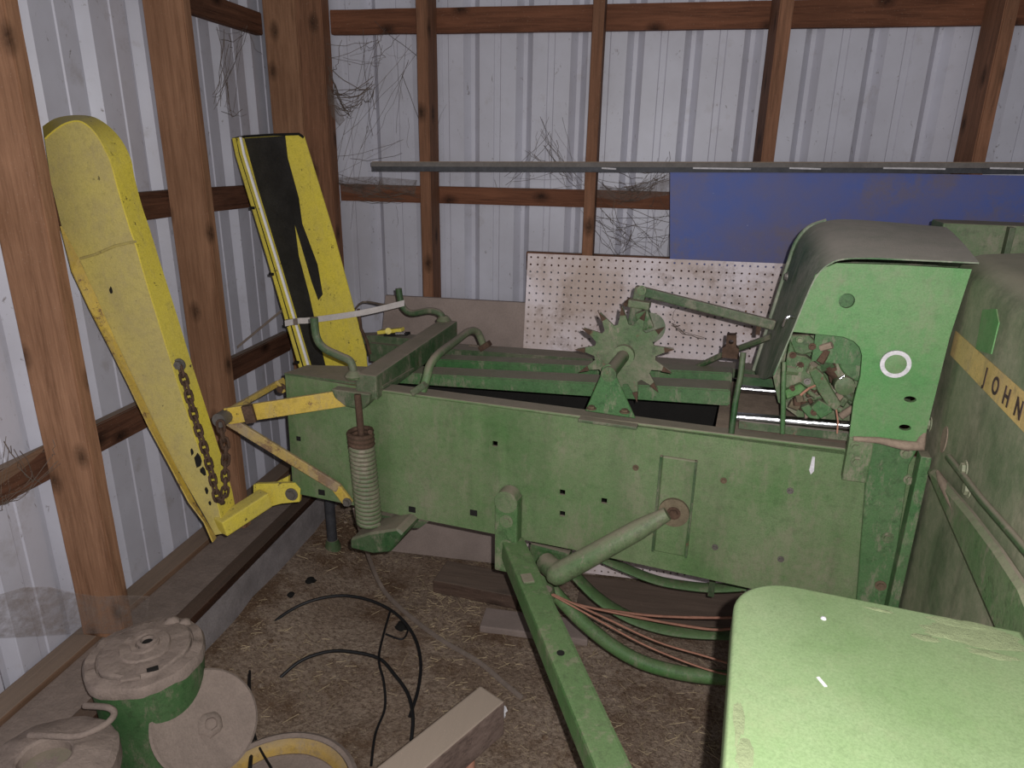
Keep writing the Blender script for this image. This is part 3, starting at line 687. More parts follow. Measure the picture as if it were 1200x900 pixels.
# --- big shield with decal
xs = .436
Y0, Y1 = .10, -1.0
def shield_rows():
    rows = []
    for i in range(15):
        t = i/14; y_ = Y0+(Y1-Y0)*t; zt = 1.56-.035*t
        pr = [(xs, .68), (xs, 1.0), (xs, 1.30), (xs, zt-.055)]
        for a in range(1, 7):
            an = a/6*math.pi/2; pr.append((xs+.055-.055*math.cos(an), zt-.055+.055*math.sin(an)))
        wdt = .11-.03*t; pr += [(xs+.055+wdt*.6, zt+.006), (xs+.055+wdt, zt+.004), (xs+.075+wdt, zt-.01), (xs+.085+wdt, zt-.05), (xs+.085+wdt, zt-.25)]
        rows.append([Vector((x, y_, z)) for x, z in pr])
    return rows
shield = part('side_shield', sheet_thick(shield_rows(), .004), 'shield', smooth=50, label='big grimy green shield with yellow decal strip')
# bulge on the shield top
bl = L(1262, 440, 'x', xs)
part('shield_bulge', lathe([(0, .03), (.05, .028), (.075, .018), (.085, 0)], (xs, bl.y, bl.z-.02), 24, mat=Matrix.Rotation(-math.pi/2, 3, 'Y')), 'shield', shield, smooth=60)
# decal strip
d = box(xs-.0018, xs-.0003, -1.0, -.0, 1.350, 1.404); part('decal_strip', d, 'decal', shield, label='faded yellow decal strip with JOHN DEERE lettering')
for k, chx in enumerate('JOHN DEERE'):
    if chx == ' ': continue
    cu = bpy.data.curves.new('t', 'FONT'); cu.body = chx; cu.size = .044; cu.extrude = .0004; cu.offset = .0009; cu.align_x = 'CENTER'
    to = bpy.data.objects.new('t', cu); COL.objects.link(to)
    dg = bpy.context.evaluated_depsgraph_get(); dg.update(); me = bpy.data.meshes.new_from_object(to.evaluated_get(dg)); bpy.data.objects.remove(to)
    b = NB(); b.from_mesh(me); jp = L(1155, 449, 'x', xs)
    b.transform(Matrix(((0, 0, -1, xs-.003), (-1, 0, 0, jp.y-k*.062), (0, 1, 0, 1.361), (0, 0, 0, 1)))); part('letter', b, 'letter', shield)
# scraped patch
q = [L(x, y_, 'x', xs) for x, y_ in [(1153,363),(1169,362),(1172,378),(1163,415),(1152,412),(1145,409)]]
part('scraped_patch', prism([(p.y, p.z) for p in q], xs-.0025, xs-.0004, 'x'), 'pale', shield, label='scraped bright green patch')
q = L(1107, 515, 'x', xs)
part('slot_hole', prism(circ(q.y, q.z, .026, 16, sx=.8, sz=1.15), xs-.002, xs-.0003, 'x'), 'dust', shield, label='brown slotted hole')
# diagonal pressed ribs
def rib(pts, r, mat, name):
    return part(name, tube([L(x, y_, 'x', xs-.004) for x, y_ in pts], r, 10, smoothn=3), mat, shield, smooth=60)
q = [L(x, y_, 'x', xs) for x, y_ in [(1096,551),(1104,551),(1122,571),(1150,603),(1182,643),(1215,690),(1245,760),(1230,800),(1204,790),(1182,738),(1150,668),(1122,608)]]
part('pressed_rib', prism([(p.y, p.z) for p in q], xs-.022, xs-.0004, 'x', bev=.008), 'green', shield)
rib([(1112,536),(1128,556),(1150,585),(1185,625),(1240,690)], .007, 'darkgreen', 'pressed_rib')
part('dirt_streak', tube([L(x, y_, 'x', xs-.016) for x, y_ in [(1099,553),(1105,566),(1115,588),(1130,622)]], [.004, .009, .008, .003], 8), 'dust', shield, smooth=60)
for p in ((1131,550),(1135,573),(1090,497)): bolt(L(*p, 'x', xs-.001), .012, (-1, 0, 0), 'shield', parent=shield)
# rear green housing beyond the shield
rh = part('rear_housing', box(.50, 1.3, .60, .75, 1.25, 1.588, .006), 'green')
part('housing_rib', box(.655, .67, .57, .60, 1.40, 1.585, .002), 'darkgreen', rh)
part('housing_shelf', box(.50, 1.3, .40, .60, 1.40, 1.44, .004), 'dust', rh)
part('rear_side_panel', box(.56, 1.3, .20, .40, 1.0, 1.41, .01), 'bright', rh)
# --- curved pipes and bands below
def under(pts, y_, r, mat, name, **k): return part(name, tube([L(x, yy, 'y', y_) for x, yy in pts], r, 12, smoothn=5, **k), mat, smooth=60)
under([(636,678),(655,700),(682,728),(715,755),(750,775),(790,787),(830,793),(880,795)], .10, .022, 'tube', 'guard_pipe')
b = under([(672,672),(700,700),(735,722),(775,736),(820,742),(880,743)], .34, .03, 'tube', 'guard_band', flat=.4)
under([(700,652),(728,664),(770,680),(810,687),(840,689),(875,687)], .44, .026, 'tube', 'guard_band', flat=.4)
part('band_clip', bar(L(835, 680, 'y', .40), L(833, 698, 'y', .40), .012, .02, (1, 0, 0)), 'darkgreen')
part('under_bracket', bar(L(622, 648, 'y', .2), L(668, 660, 'y', .2), .05, .10, bev=.01), 'mech')
part('pipe_socket', tube([L(634, 668, 'y', .05), L(640, 700, 'y', .06)], .030, 12), 'green', smooth=60)
part('link_pin', tube([L(640, 690, 'y', -.03), L(637, 712, 'y', -.03)], .018, 12), 'green', smooth=60)
# jack leg standing on the dirt
jp_ = L(390, 640, 'z', .07); jt = Vector((jp_.x, jp_.y, .75))
b = cyl(jp_, jt, .022, 16); j = part('jack_leg', b, 'galv', smooth=40)
part('jack_foot', lathe([(0, -.12), (.04, -.12), (.036, .0), (.026, .035), (0, .035)], jp_, 16), 'mech', j, smooth=40)
part('jack_arm', bar(jt-Vector((.0, .0, .03)), Vector((-1.30, .59, .72)), .04, .04), 'darkgreen', j)
# axle stub and wheel, low on the right beyond the panel
part('axle_beam', box(.50, .58, -.3, .9, .30, .68, .01), 'darkgreen')
wl_ = part('ground_wheel', lathe([(.12, -.06), (.27, -.09), (.32, -.07), (.335, -.03), (.335, .03), (.32, .07), (.27, .09), (.12, .06), (.12, -.06)], (.72, .2, .335), 36, mat=Matrix.Rotation(math.pi/2, 3, 'Y')), 'black', smooth=40)
part('wheel_rim', lathe([(0, -.02), (.12, -.06), (.125, 0), (.12, .06), (0, .02)], (.72, .2, .335), 28, mat=Matrix.Rotation(math.pi/2, 3, 'Y')), 'yellow', wl_, smooth=40)
# --- second yellow chute wing (far side), standing behind the end cap
def PL(pts, y_): return [L(x, yy, 'y', y_) for x, yy in pts]
yc = .50
def poly3(pts, th, d=Vector((0, 1, 0))):
    b = NB(); v = [b.verts.new(p) for p in pts]; v2 = [b.verts.new(p+d*th) for p in pts]; n = len(pts)
    b.faces.new(v); b.faces.new(v2[::-1])
    for i in range(n): b.faces.new((v[i], v2[i], v2[(i+1) % n], v[(i+1) % n]))
    return b
skin = [(285,161),(331,158),(350,158),(375,233),(428,415),(433,470),(367,470)]
ch = part('chute_wing', poly3(PL(skin, yc), .006), 'yellow', label='yellow chute wing worn black down its middle')
part('bare_wear_band', poly3(PL([(286,162),(334,159),(337,185),(350,232),(354,262),(372,310),(378,345),(373,352),(365,330),(352,285),(345,262),(350,300),(362,345),(372,390),(384,440),(364,446)], yc-.002), .0015), 'blackwear', ch, label='blackened wear band')
part('bent_edge', poly3(PL([(350,158),(356,159),(390,270),(429,414),(433,470),(428,470),(409,385)], yc-.004), .004), 'yellow', ch)
ce = [PL([(272,162),(276,182),(312,300),(352,437),(360,466)], yc-.05), PL([(285,161),(289,180),(326,300),(367,437),(376,466)], yc)]
b = sheet_thick([ce[0], ce[1]], .004); part('folded_flange', b, 'yellow', ch, label='chipped yellow folded flange')
part('black_groove', tube([a*.5+c*.5+Vector((0, -.011, 0)) for a, c in zip(*ce)], .003, 6), 'dark', ch)
e0, e1 = ce[0], ce[1]; fp_ = lambda k, u, dz=0: e0[k]*(1-u)+e1[k]*u+Vector((0, -.012, dz))
part('black_scuff', poly3([fp_(0, .25, -.004), fp_(0, .8, -.004), fp_(1, 1.0, .02), fp_(1, .8, -.02), fp_(1, .55, -.05), fp_(1, .5, -.01), fp_(1, .3, .01)], .002), 'dark', ch)
part('black_scuff', poly3([fp_(1, .5, -.05), fp_(1, .75, -.06), fp_(1, .95, -.12), fp_(1, .8, -.13), fp_(1, .6, -.09)], .002), 'dark', ch)
part('edge_glint', tube([p+Vector((.0, -.016, 0)) for p in ce[1]], .006, 8), 'edge', ch, label='polished edge with its flash highlight painted in')
part('top_rim', tube(PL([(273,163),(287,160),(318,158),(350,157),(356,161)], yc-.004), .005, 6), 'dark', ch)
for t in (.25, .5, .7, .85): 
    p = ce[0][0]+(ce[0][-1]-ce[0][0])*t; part('edge_notch', box(p.x-.006, p.x+.012, p.y-.008, p.y, p.z-.006, p.z+.004), 'dark', ch)
# latch bracket right of the chute
lt = part('latch_bracket', poly3(PL([(418,394),(440,393),(482,397),(476,405),(440,404),(420,402)], .52), .06), 'darkgreen')
part('latch_post', tube(PL([(420,362),(423,385),(430,400),(434,415)], .5), .006, 8), 'rust', lt)
part('latch_box', box(L(433,405,'y',.5).x, L(470,405,'y',.5).x, .5, .58, L(450,425,'y',.5).z, L(450,404,'y',.5).z), 'darkgreen', lt)
# --- near yellow wing: world plane y=1.72 between the posts
yw = 1.72
def PW(pts, y_=yw): return [W(x, yy, 'y', y_) for x, yy in pts]
front = [(52,162),(62,153),(76,144),(92,141),(106,149),(117,163),(125,178),(131,192),(140,225),(153,268),(160,288),(172,330),(188,382),(206,440),(230,515),(256,592),(262,625)]
left = [(52,162),(60,215),(72,265),(96,310),(118,360),(140,412),(165,462),(190,515),(215,562),(240,605),(252,627)]
def wpart(name, bm, mat, parent, **k): return obj(name, bm, mat, parent, world=True, **k)
wing = wpart('chute_wing', poly3(PW(front+left[::-1][:-1]), .005), 'yskin', baler, label='curved yellow chute wing, rounded at the top')
outer = [(50,148),(64,139),(84,135),(106,136),(121,143),(135,155),(146,170),(154,188),(157,205),(166,240),(176,270),(190,315),(206,365),(226,430),(250,505),(272,575),(276,606)]
fo, bo_ = PW(front, yw-.004), PW(outer, yw+.07)
b = sheet_thick([catmull(fo, 3), catmull(bo_, 3)], .004)
fl = wpart('edge_flange', b, 'yellow', wing, smooth=50, label='bright yellow rim flange')
lo_ = PW([(72,265),(85,318),(105,362),(128,405),(150,448),(175,500),(200,546),(222,588),(240,612),(250,635)], yw-.03)
li_ = PW([(72,265),(92,302),(114,350),(137,402),(162,455),(187,508),(212,557),(232,594),(246,617),(254,630)], yw-.002)
wpart('side_flange', sheet_thick([lo_, li_], .004), 'ybracket', wing, label='scratched narrow yellow flange')
sm = PW([(94,303),(112,298),(135,288),(159,283)], yw-.004); wpart('weld_seam', tube(sm, .004, 6), 'yskin', wing, smooth=60)
# chips
for (x, y_, s) in [(130,340,.012),(232,590-50,.03),(238,552,.022),(225,530,.014),(242,575,.014),(246,590,.012)]:
    p = W(x, y_, 'y', yw-.001); n = 9
    pg = [(p.x+s*.5*(.6+.4*random.random())*math.cos(6.283*i/n), p.z+s*(.5+.5*random.random())*math.sin(6.283*i/n)) for i in range(n)]
    wpart('paint_chip', prism(pg, yw-.0015, yw-.0002, 'y'), 'dark', wing)
cp_ = [PW([(225,440)], yw+.01)[0]]
# bottom bracket between wing and baler end
pA = W(258, 618, 'y', yw-.01); pB = baler_pt = BO+BX*(-1.325)+BY*0.0+Vector((0, 0, .735))
pB = W(312, 583, 'y', 1.86)
hb = wpart('hinge_bracket', bar(pA, pB, .05, .055, bev=.005), 'yellow', baler, label='yellow hinge bracket of the near chute wing')
pe = [W(x, y_, 'y', 1.872) for x, y_ in [(300,567),(345,566),(352,573),(351,588),(330,590),(300,598)]]
wpart('bracket_ear', poly3(pe, .012), 'yellow', hb)
pe = [W(x, y_, 'y', 1.90) for x, y_ in [(297,568),(322,566),(338,558),(338,575),(297,580)]]
wpart('bracket_ear', poly3(pe, .012), 'yellow', hb)
def wbolt(x, y_, Y, r, mat, parent, ax=(0, -1, 0)):
    p = W(x, y_, 'y', Y); a = Vector(ax)
    return wpart('bolt', merge(tube([p, p+a*.004], r*1.45, 14), tube([p+a*.004, p+a*.014], r, 6)), mat, parent)
wbolt(342, 579, 1.87, .015, 'bolt', hb)
# V strut frame
jx = W(263, 489, 'y', 1.74)
vf = wpart('strut_joint', cyl(jx+Vector((0, -.03, 0)), jx+Vector((0, .03, 0)), .022, 14), 'bolt', baler, smooth=40)
wpart('flat_strut', bar(jx+Vector((0, .01, 0)), W(418, 464, 'y', 1.835), .012, .052, (0, 0, 1), bev=.003), 'ybracket', vf, label='broad yellow strut')
wpart('rust_band', bar(W(286, 486, 'y', 1.748), W(298, 484, 'y', 1.756), .016, .054, (0, 0, 1)), 'rust', vf)
wpart('thin_strut', bar(jx+Vector((0, .02, .01)), W(326, 449, 'y', 2.0), .012, .018, (0, 0, 1), bev=.002), 'ybracket', vf)
wpart('strut_ear', bar(W(327, 445, 'y', 2.0), W(336, 458, 'y', 2.0), .012, .04, (0, 1, 0), bev=.002), 'ybracket', vf)
wbolt(330, 455, 1.99, .012, 'rust', vf)
pm = W(397, 572, 'y', 1.83)
wpart('lower_strut', bar(jx+Vector((0, .01, -.01)), pm, .012, .032, (0, 0, 1), bev=.003), 'rustyel', vf, label='rust worn lower strut')
wpart('lower_strut', bar(pm-Vector((.008, 0, -.004)), W(409, 590, 'y', 1.835), .012, .034, (1, 0, .3), bev=.003), 'ybracket', vf)
wbolt(407, 588, 1.828, .010, 'bolt', vf); wbolt(412, 465, 1.822, .008, 'brownbolt', vf)
# ================================================================ CHAINS, STRAP, small things
def link_mesh(a, c, rot, r=.0042, w_=.010):
    d = (c-a); m = (a+c)/2; t = d.normalized(); s = t.cross(Vector((0, 1, 0)) if abs(t.y) < .9 else Vector((1, 0, 0))).normalized(); n = t.cross(s)
    s2 = s*math.cos(rot)+n*math.sin(rot); hl = d.length/2+.006; pts = []
    for i in range(12):
        an = 2*math.pi*i/12; pts.append(m + t*(hl-w_)*(1 if math.cos(an) > 0 else -1)*min(1, abs(math.cos(an))*3) + t*w_*math.cos(an) + s2*w_*math.sin(an))
    return tube(pts, r, 6, closed=True)
def chain(name, pts, label):
    P = catmull(pts, 12); ds = [0]
    for a, c in zip(P, P[1:]): ds.append(ds[-1]+(c-a).length)
    e = empty(name, P[-1], label=label, category='chain'); n = int(ds[-1]/.026)
    def at(s):
        for i in range(len(P)-1):
            if ds[i+1] >= s: return P[i]+(P[i+1]-P[i])*((s-ds[i])/max(1e-9, ds[i+1]-ds[i]))
        return P[-1]
    for k in range(n): obj('chain_link', link_mesh(at(ds[-1]*k/n), at(ds[-1]*(k+1)/n), (k % 2)*math.pi/2+.4), 'rust', e, world=True, smooth=60)
    return e
Yc_ = yw-.02
chain('steel_chain', [W(211, 430, 'y', yw+.005), W(219, 455, 'y', Yc_), W(226, 482, 'y', Yc_), W(233, 505, 'y', Yc_), W(241, 530, 'y', Yc_), W(248, 555, 'y', Yc_), W(254, 582, 'y', Yc_), W(259, 590, 'y', Yc_),
      W(264, 575, 'y', Yc_-.004), W(264, 550, 'y', Yc_), W(265, 525, 'y', Yc_), W(260, 507, 'y', Yc_), W(258, 495, 'y', Yc_+.0)], 'rusty chain looped from the yellow wing down and back up to the strut joint')
wbolt(211, 427, yw+.012, .013, 'bolt', fl, (0, -1, 0))
# strap
def ribbon(pts, width, th, upv=Vector((0, 0, 1))):
    P = catmull(pts, 6); return sheet_thick([[p-upv*width/2 for p in P], [p+upv*width/2 for p in P]], th)
st_ = empty('ratchet_strap', L(340, 377, 'y', .44), label='white webbing strap tied across the black-streaked chute to the crank handle', category='strap')
obj('webbing', ribbon([L(334, 379, 'y', .42), L(350, 376, 'y', .44), L(365, 375, 'y', .46), L(415, 368, 'y', .49), L(445, 362, 'y', .53), L(474, 355, 'y', .535)], .022, .002), 'canvas', st_, world=False, off=baler)
obj('webbing_end', ribbon([L(335, 378, 'y', .43), L(348, 377, 'y', .43)], .024, .004), 'greyweb', st_, off=baler, label='dirty end')
obj('tail', ribbon([W(334, 361, 'y', 2.62), W(308, 382, 'y', 2.6), W(278, 407, 'y', 2.55)], .012, .002), 'greyweb', st_, world=True, label='grey tail running to the wall')
obj('tail', tube([L(412, 369, 'y', .5), L(425, 354, 'y', .7), L(450, 357, 'y', .62), L(471, 357, 'y', .55)], .004, 6, smoothn=4), 'greyweb', st_, off=baler)
# yellow ratchet on the latch bracket
rt_ = empty('ratchet_buckle', L(460, 392, 'y', .53), label='small yellow and black ratchet lying on the baler behind the cross beam', category='ratchet')
obj('handle', bar(L(444, 389, 'y', .54), L(472, 386, 'y', .54), .03, .014, bev=.003), 'yellow', rt_, off=baler)
obj('frame', bar(L(452, 392, 'y', .53), L(479, 391, 'y', .53), .03, .010, bev=.002), 'dark', rt_, off=baler)
obj('spindle', cyl(L(464, 391, 'y', .51), L(474, 391, 'y', .51), .007, 10), 'chrome', rt_, off=baler)
obj('webbing_roll', cyl(L(455, 388, 'y', .50), L(455, 388, 'y', .56), .012, 12), 'yellow', rt_, off=baler)
# orange twine
def twine(pts, y_, label, r=.0045): tag(obj('baling_twine', tube([BO+BX*q.x+BY*q.y+Vector((0, 0, q.z)) for q in [L(x, yy, 'y', y_) for x, yy in pts]], r*.75, 6, smoothn=5), 'orange', smooth=60), label, 'twine', 'twine strands under the baler')
twine([(645,696),(700,726),(760,758),(830,785),(880,795)], .03, 'lowest orange twine strand reaching the guard pipe under the baler', .004)
twine([(645,695),(705,722),(770,752),(830,770),(880,786)], .05, 'second lowest orange twine strand under the baler', .004)
twine([(645,695),(670,708),(720,716),(770,722),(840,724),(885,722)], .2, 'uppermost orange twine strand, nearly level, under the baler', .006)
twine([(650,698),(675,708),(740,722),(800,733),(845,738),(885,730)], .18, 'sagging orange twine strand between the level one and the guard pipe', .006)
# grey hose / cord hanging to the dirt
tag(obj('dusty_belt', tube([W(416, 596, 'y', 1.9), W(428, 640, 'z', .30), W(443, 680, 'z', .06), W(462, 706, 'z', .02), W(510, 745, 'z', .015), W(560, 775, 'z', .015), W(590, 800, 'z', .015), W(612, 818, 'z', .012)], .0085, 8, smoothn=5, flat=.35), 'greyweb', smooth=60), 'flat grey strap trailing from the baler across the dirt', 'strap')
# black cable loops
def cable(pts, label, r=.0058): tag(obj('wire_loop', tube([W(x, y_, 'z', z) for x, y_, z in pts], r, 8, smoothn=6), 'black', smooth=60), label, 'cable')
cable([(293,900,.12),(296,850,.10),(292,800,.06),(296,770,.04),(310,742,.05),(330,722,.07),(362,705,.09),(400,698,.10),(435,704,.10),(465,720,.09),(485,745,.07),(493,775,.05),(490,808,.03),(480,840,.01)], 'big black wire loop arching over the dirt')
cable([(322,800,.01),(350,776,.05),(378,765,.07),(405,763,.08),(443,771,.08),(462,790,.07),(478,813,.06),(484,840,.05),(482,868,.03)], 'smaller black wire arc inside the big loop')
cable([(458,714,.10),(450,742,.09),(444,772,.085),(450,800,.07),(451,830,.05),(440,860,.04),(435,897,.04)], 'upright black wire joining the two loops', .004)
cable([(296,850,.11),(302,872,.12),(318,900,.14)], 'short black wire fork beside the yellow-rimmed wheel', .0035)
cable([(452,743,.03),(470,749,.03),(477,742,.03),(478,732,.04)], 'short hooked black wire bit inside the big loop', .0035)
# ================================================================ CANS, DISC, WHEEL, BEAM (front left)
def can(cx, cy, zt, r, label, kind):
    e = empty('drum_can', (cx, cy, 0), label=label, category='can'); z = zt
    obj('can_body', lathe([(0, -zt+.02), (r*.86, -zt+.02), (r*.88, -zt*.6), (r*.9, -.1), (r*.93, -.055), (r*.93, -.012), (0, -.012)], (0, 0, zt), 48), 'bright' if kind == 1 else 'mech', e, smooth=40)
    if kind == 1:
        prof = [(0, -.012), (r*.96, -.012), (r*1.0, -.024), (r*1.0, -.008), (r*.96, .002), (r*.8, .006), (r*.79, .0), (r*.77, 0), (r*.765, .010), (r*.73, .014), (r*.42, .016), (r*.40, .022), (r*.24, .024), (r*.23, .030), (r*.15, .030), (r*.14, .018), (0, .016)]
    else:
        prof = [(0, -.012), (r*.96, -.02), (r*1.02, -.05), (r*1.02, -.012), (r*.94, .0), (r*.75, .006), (r*.6, .016), (r*.42, .018), (r*.38, .012), (r*.36, -.02), (0, -.03)]
    lid = obj('lid', lathe(prof, (0, 0, zt), 90, jit=.03), 'dustcap', e, smooth=35, label='dust caked lid')
    return e, lid
e1, lid1 = can(-1.203, 1.305, .5, .146, 'green drum can with a dust caked lid, beside the concrete footing', 1)
obj('hasp', bar((-1.203+.02, 1.305-.115, .512), (-1.203+.06, 1.305-.095, .512), .014, .008, bev=.002), 'dustcap', lid1, world=True)
obj('dust_clump', lathe([(0, 0), (.025, 0), (.02, .012), (.008, .02), (0, .021)], (-1.203, 1.305+.11, .504), 10, jit=.5), 'dustcap', lid1, world=True, smooth=60)
obj('dust_clump', lathe([(0, 0), (.018, 0), (.015, .010), (.006, .015), (0, .016)], (-1.17, 1.305+.118, .503), 10, jit=.5), 'dustcap', lid1, world=True, smooth=60)
obj('plug', lathe([(0, -.02), (.022, -.02), (.024, .012), (.016, .014), (.014, .004), (0, .004)], (-1.203+.005, 1.31, .52), 20), 'dustcap', lid1, world=True, smooth=40)
e2, lid2 = can(-1.215, .985, .46, .140, 'dusty can in the bottom left corner with a hole and curved handle in its lid', 2)
obj('plug_hole', cyl(Vector((-1.198, 1.31, .520)), Vector((-1.198, 1.31, .5275)), .013, 16), 'dark', lid1, world=True)
obj('lid_slot', bar((-1.12, 1.245, .514), (-1.14, 1.228, .514), .012, .006), 'dark', lid1, world=True)
obj('dirt_fill', lathe([(0, -.028), (.044, -.026), (.046, -.02), (.03, -.012), (0, -.016)], (-1.215, .985, .46), 24, jit=.2), 'rust', lid2, world=True, smooth=60)
hz = .50
obj('handle', tube([W(35, 862, 'z', hz-.02), W(60, 862, 'z', hz), W(88, 863, 'z', hz), W(108, 857, 'z', hz+.01), W(126, 847, 'z', hz+.01), W(134, 836, 'z', hz+.01), W(126, 829, 'z', hz+.01), W(100, 827, 'z', hz-.02)], .0075, 10, smoothn=4), 'dustcap', e2, world=True, smooth=60, label='curved handle')
for o_ in (lid1, lid2):
    for v in o_.data.vertices:
        w_ = v.co + Vector((3*(o_ is lid2), 0, 0)); v.co.z += .007*noise.noise(w_*22)+.003*noise.noise(w_*60); v.co.xy *= 1+.03*noise.noise(w_*14)
# leaning disc
dcn = W(240, 846, 'z', .33); nrm = (EYE-dcn).normalized()*.55+Vector((.42, -.05, .45)); nrm.normalize()
rot = Vector((0, 0, 1)).rotation_difference(nrm).to_matrix()
ed = empty('leaning_disc', dcn, label='round dust coloured metal disc leaning against the green can', category='disc')
obj('plate', lathe([(0, -.006), (.125, -.006), (.132, -.002), (.134, .006), (.128, .010), (.118, .005), (.0, .007)], dcn, 56, mat=rot), 'dustcap', ed, world=True, smooth=40)
hbp = [(0, .006), (.032, .006), (.026, .014), (.016, .017), (.014, .010), (0, .009)]
obj('hub', lathe(hbp, dcn+rot @ Vector((.015, .0, 0)), 20, mat=rot, jit=.2), 'dustcap', ed, world=True, smooth=40)
# wheel with yellow rim
ew = empty('dished_wheel', (-.85, 1.265, 0), label='round dusty wheel with worn yellow rim lying at the bottom edge', category='wheel')
obj('tyre', lathe([(.150, .0), (.214, .0), (.224, .03), (.224, .10), (.217, .128), (.205, .135), (.196, .128), (.193, .02), (.150, .0)], (-.85, 1.265, 0), 64), 'dustcap', ew, world=True, smooth=40)
obj('rim', lathe([(.150, .055), (.166, .07), (.172, .105), (.180, .120), (.193, .128), (.196, .120), (.18, .08), (.16, .035), (.150, .055)], (-.85, 1.265, 0), 64), 'yrim', ew, world=True, smooth=40, label='worn yellow rim')
obj('disc_plate', lathe([(0, .04), (.12, .04), (.168, .06), (.173, .094), (.165, .098), (.12, .086), (.05, .082), (0, .086)], (-.85, 1.265, 0), 48, jit=.03), 'dustcap', ew, world=True, smooth=40)
# square beam
eb = empty('square_beam', (-.45, 1.1, .4), label='dusty square beam with a bolt in its end, pointing in from the bottom edge', category='beam')
ta, tb, tc = W(563, 803, 'z', .50), W(600, 815, 'z', .50), W(440, 900, 'z', .50)
dr = (tc-ta); dr.z = 0; dr.normalize(); sd = Vector((-dr.y, dr.x, 0)); wdt = abs((tb-ta).dot(sd)); sgn = 1 if (tb-ta).dot(sd) > 0 else -1
cen = ta+sd*sgn*wdt/2-Vector((0, 0, .05))
obj('beam_body', bar(cen, cen+dr*1.0, wdt, .10, bev=.005), 'beamw', eb, world=True)
pbn = W(597, 832, 'z', .46)
pbn = cen-dr*.002+sd*sgn*.02+Vector((0, 0, .0))
obj('end_bolt', merge(tube([pbn, pbn-dr*.006], .017, 14), tube([pbn-dr*.006, pbn-dr*.02], .011, 6)), 'white', eb, world=True, label='pale bolt')
fo_ = cen+dr*.10; sx_ = sd*sgn*.02
clv = tag(empty('screw_prop', (fo_.x, fo_.y, 0)), 'rusty red screw prop holding up the end of the square beam', 'prop')
obj('threaded_rod', cyl(Vector((fo_.x, fo_.y, .05))+sx_, Vector((fo_.x, fo_.y, .395))+sx_, .012, 12), 'orange', clv, world=True, smooth=40)
obj('collar', lathe([(0, 0), (.026, 0), (.03, .012), (.03, .03), (.02, .04), (0, .04)], Vector((fo_.x, fo_.y, .30))+sx_, 16), 'rust', clv, world=True, smooth=40)
obj('foot', lathe([(0, -.05), (.05, -.05), (.05, .01), (.02, .03), (0, .03)], Vector((fo_.x, fo_.y, .035))+sx_, 20), 'orange', clv, world=True, smooth=40)
fo2 = cen+dr*.85
tag(obj('support_block', box(fo2.x-.1, fo2.x+.1, fo2.y-.1, fo2.y+.1, -.03, .398, .006), 'plank'), 'timber block under the near end of the square beam, below the frame', 'block')
# ================================================================ NEAR GREEN COVER (right foreground)
zf = 1.15
far_y = L(960, 691, 'z', zf).y; lx = L(850, 850, 'z', zf).x
fe = empty('green_cover', BO+BX*(lx+.3)+BY*(far_y-.3), -TH, label='big chalky pale green rounded metal cover in the right foreground', category='cover')
fp = []; rr = .085; cx_, cy_ = lx+rr, far_y-rr
x_end, y_end = .405, far_y-.62
for i in range(13):
    a = math.pi-(math.pi/2)*i/12; fp.append((cx_+rr*math.cos(a), cy_+rr*math.sin(a)))
fp += [(x_end, far_y-.004), (x_end, y_end), (lx, y_end)]
b = prism(fp, zf-.05, zf, 'z')
te = [e_ for e_ in b.edges if all(abs(v.co.z-zf) < 1e-5 for v in e_.verts) and len(e_.link_faces) == 2 and e_.calc_face_angle(0) > .5]
bmesh.ops.bevel(b, geom=te, offset=.008, segments=4, affect='EDGES', profile=.5)
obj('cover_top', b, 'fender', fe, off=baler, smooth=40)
sk = [(x+(.02 if x < .2 else -.02), y_+(-.02 if y_ > far_y-.3 else .02)) for x, y_ in fp]
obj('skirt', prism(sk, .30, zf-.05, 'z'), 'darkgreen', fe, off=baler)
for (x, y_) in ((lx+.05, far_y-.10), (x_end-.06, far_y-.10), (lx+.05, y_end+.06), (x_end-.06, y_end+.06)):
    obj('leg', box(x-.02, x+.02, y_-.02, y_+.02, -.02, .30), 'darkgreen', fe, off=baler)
q = L(965, 725, 'z', zf); obj('rivet', lathe([(0, 0), (.004, 0), (.003, .002), (0, .003)], (q.x, q.y, zf), 10), 'white', fe, off=baler)
q = L(963, 800, 'z', zf); obj('paint_scratch', bar((q.x-.004, q.y+.008, zf+.0005), (q.x+.004, q.y-.006, zf+.0005), .004, .001), 'white', fe, off=baler)
random.seed(9)
for (x, y_, s1, s2) in [(1130,733,.05,.012),(1175,752,.055,.022),(1110,745,.03,.010),(1085,748,.018,.008),(1165,768,.03,.008),(1030,715,.02,.004),(866,845,.006,.035),(872,885,.010,.02)]:
    q = L(x, y_, 'z', zf); n = 22
    pg = [(q.x+s1*math.cos(6.283*i/n)*(1+.5*noise.noise(Vector((math.cos(6.283*i/n)*2, math.sin(6.283*i/n)*2, x*.13)))), q.y+s2*math.sin(6.283*i/n)*(1+.5*noise.noise(Vector((math.cos(6.283*i/n)*2, math.sin(6.283*i/n)*2, x*.13))))) for i in range(n)]
    if max(c for a, c in pg) > far_y-.006 or max(a for a, c in pg) > x_end-.004:
        dy = max(0, max(c for a, c in pg)-far_y+.008); dx_ = max(0, max(a for a, c in pg)-x_end+.006); pg = [(a-dx_, c-dy) for a, c in pg]
    b = NB(); vc = b.verts.new((sum(p[0] for p in pg)/n, sum(p[1] for p in pg)/n, zf+.0022)); vr = [b.verts.new((p[0], p[1], zf+.0003)) for p in pg]
    for i in range(n): b.faces.new((vc, vr[i], vr[(i+1) % n]))
    obj('peeled_patch', b, 'peel', fe, off=baler, smooth=60)
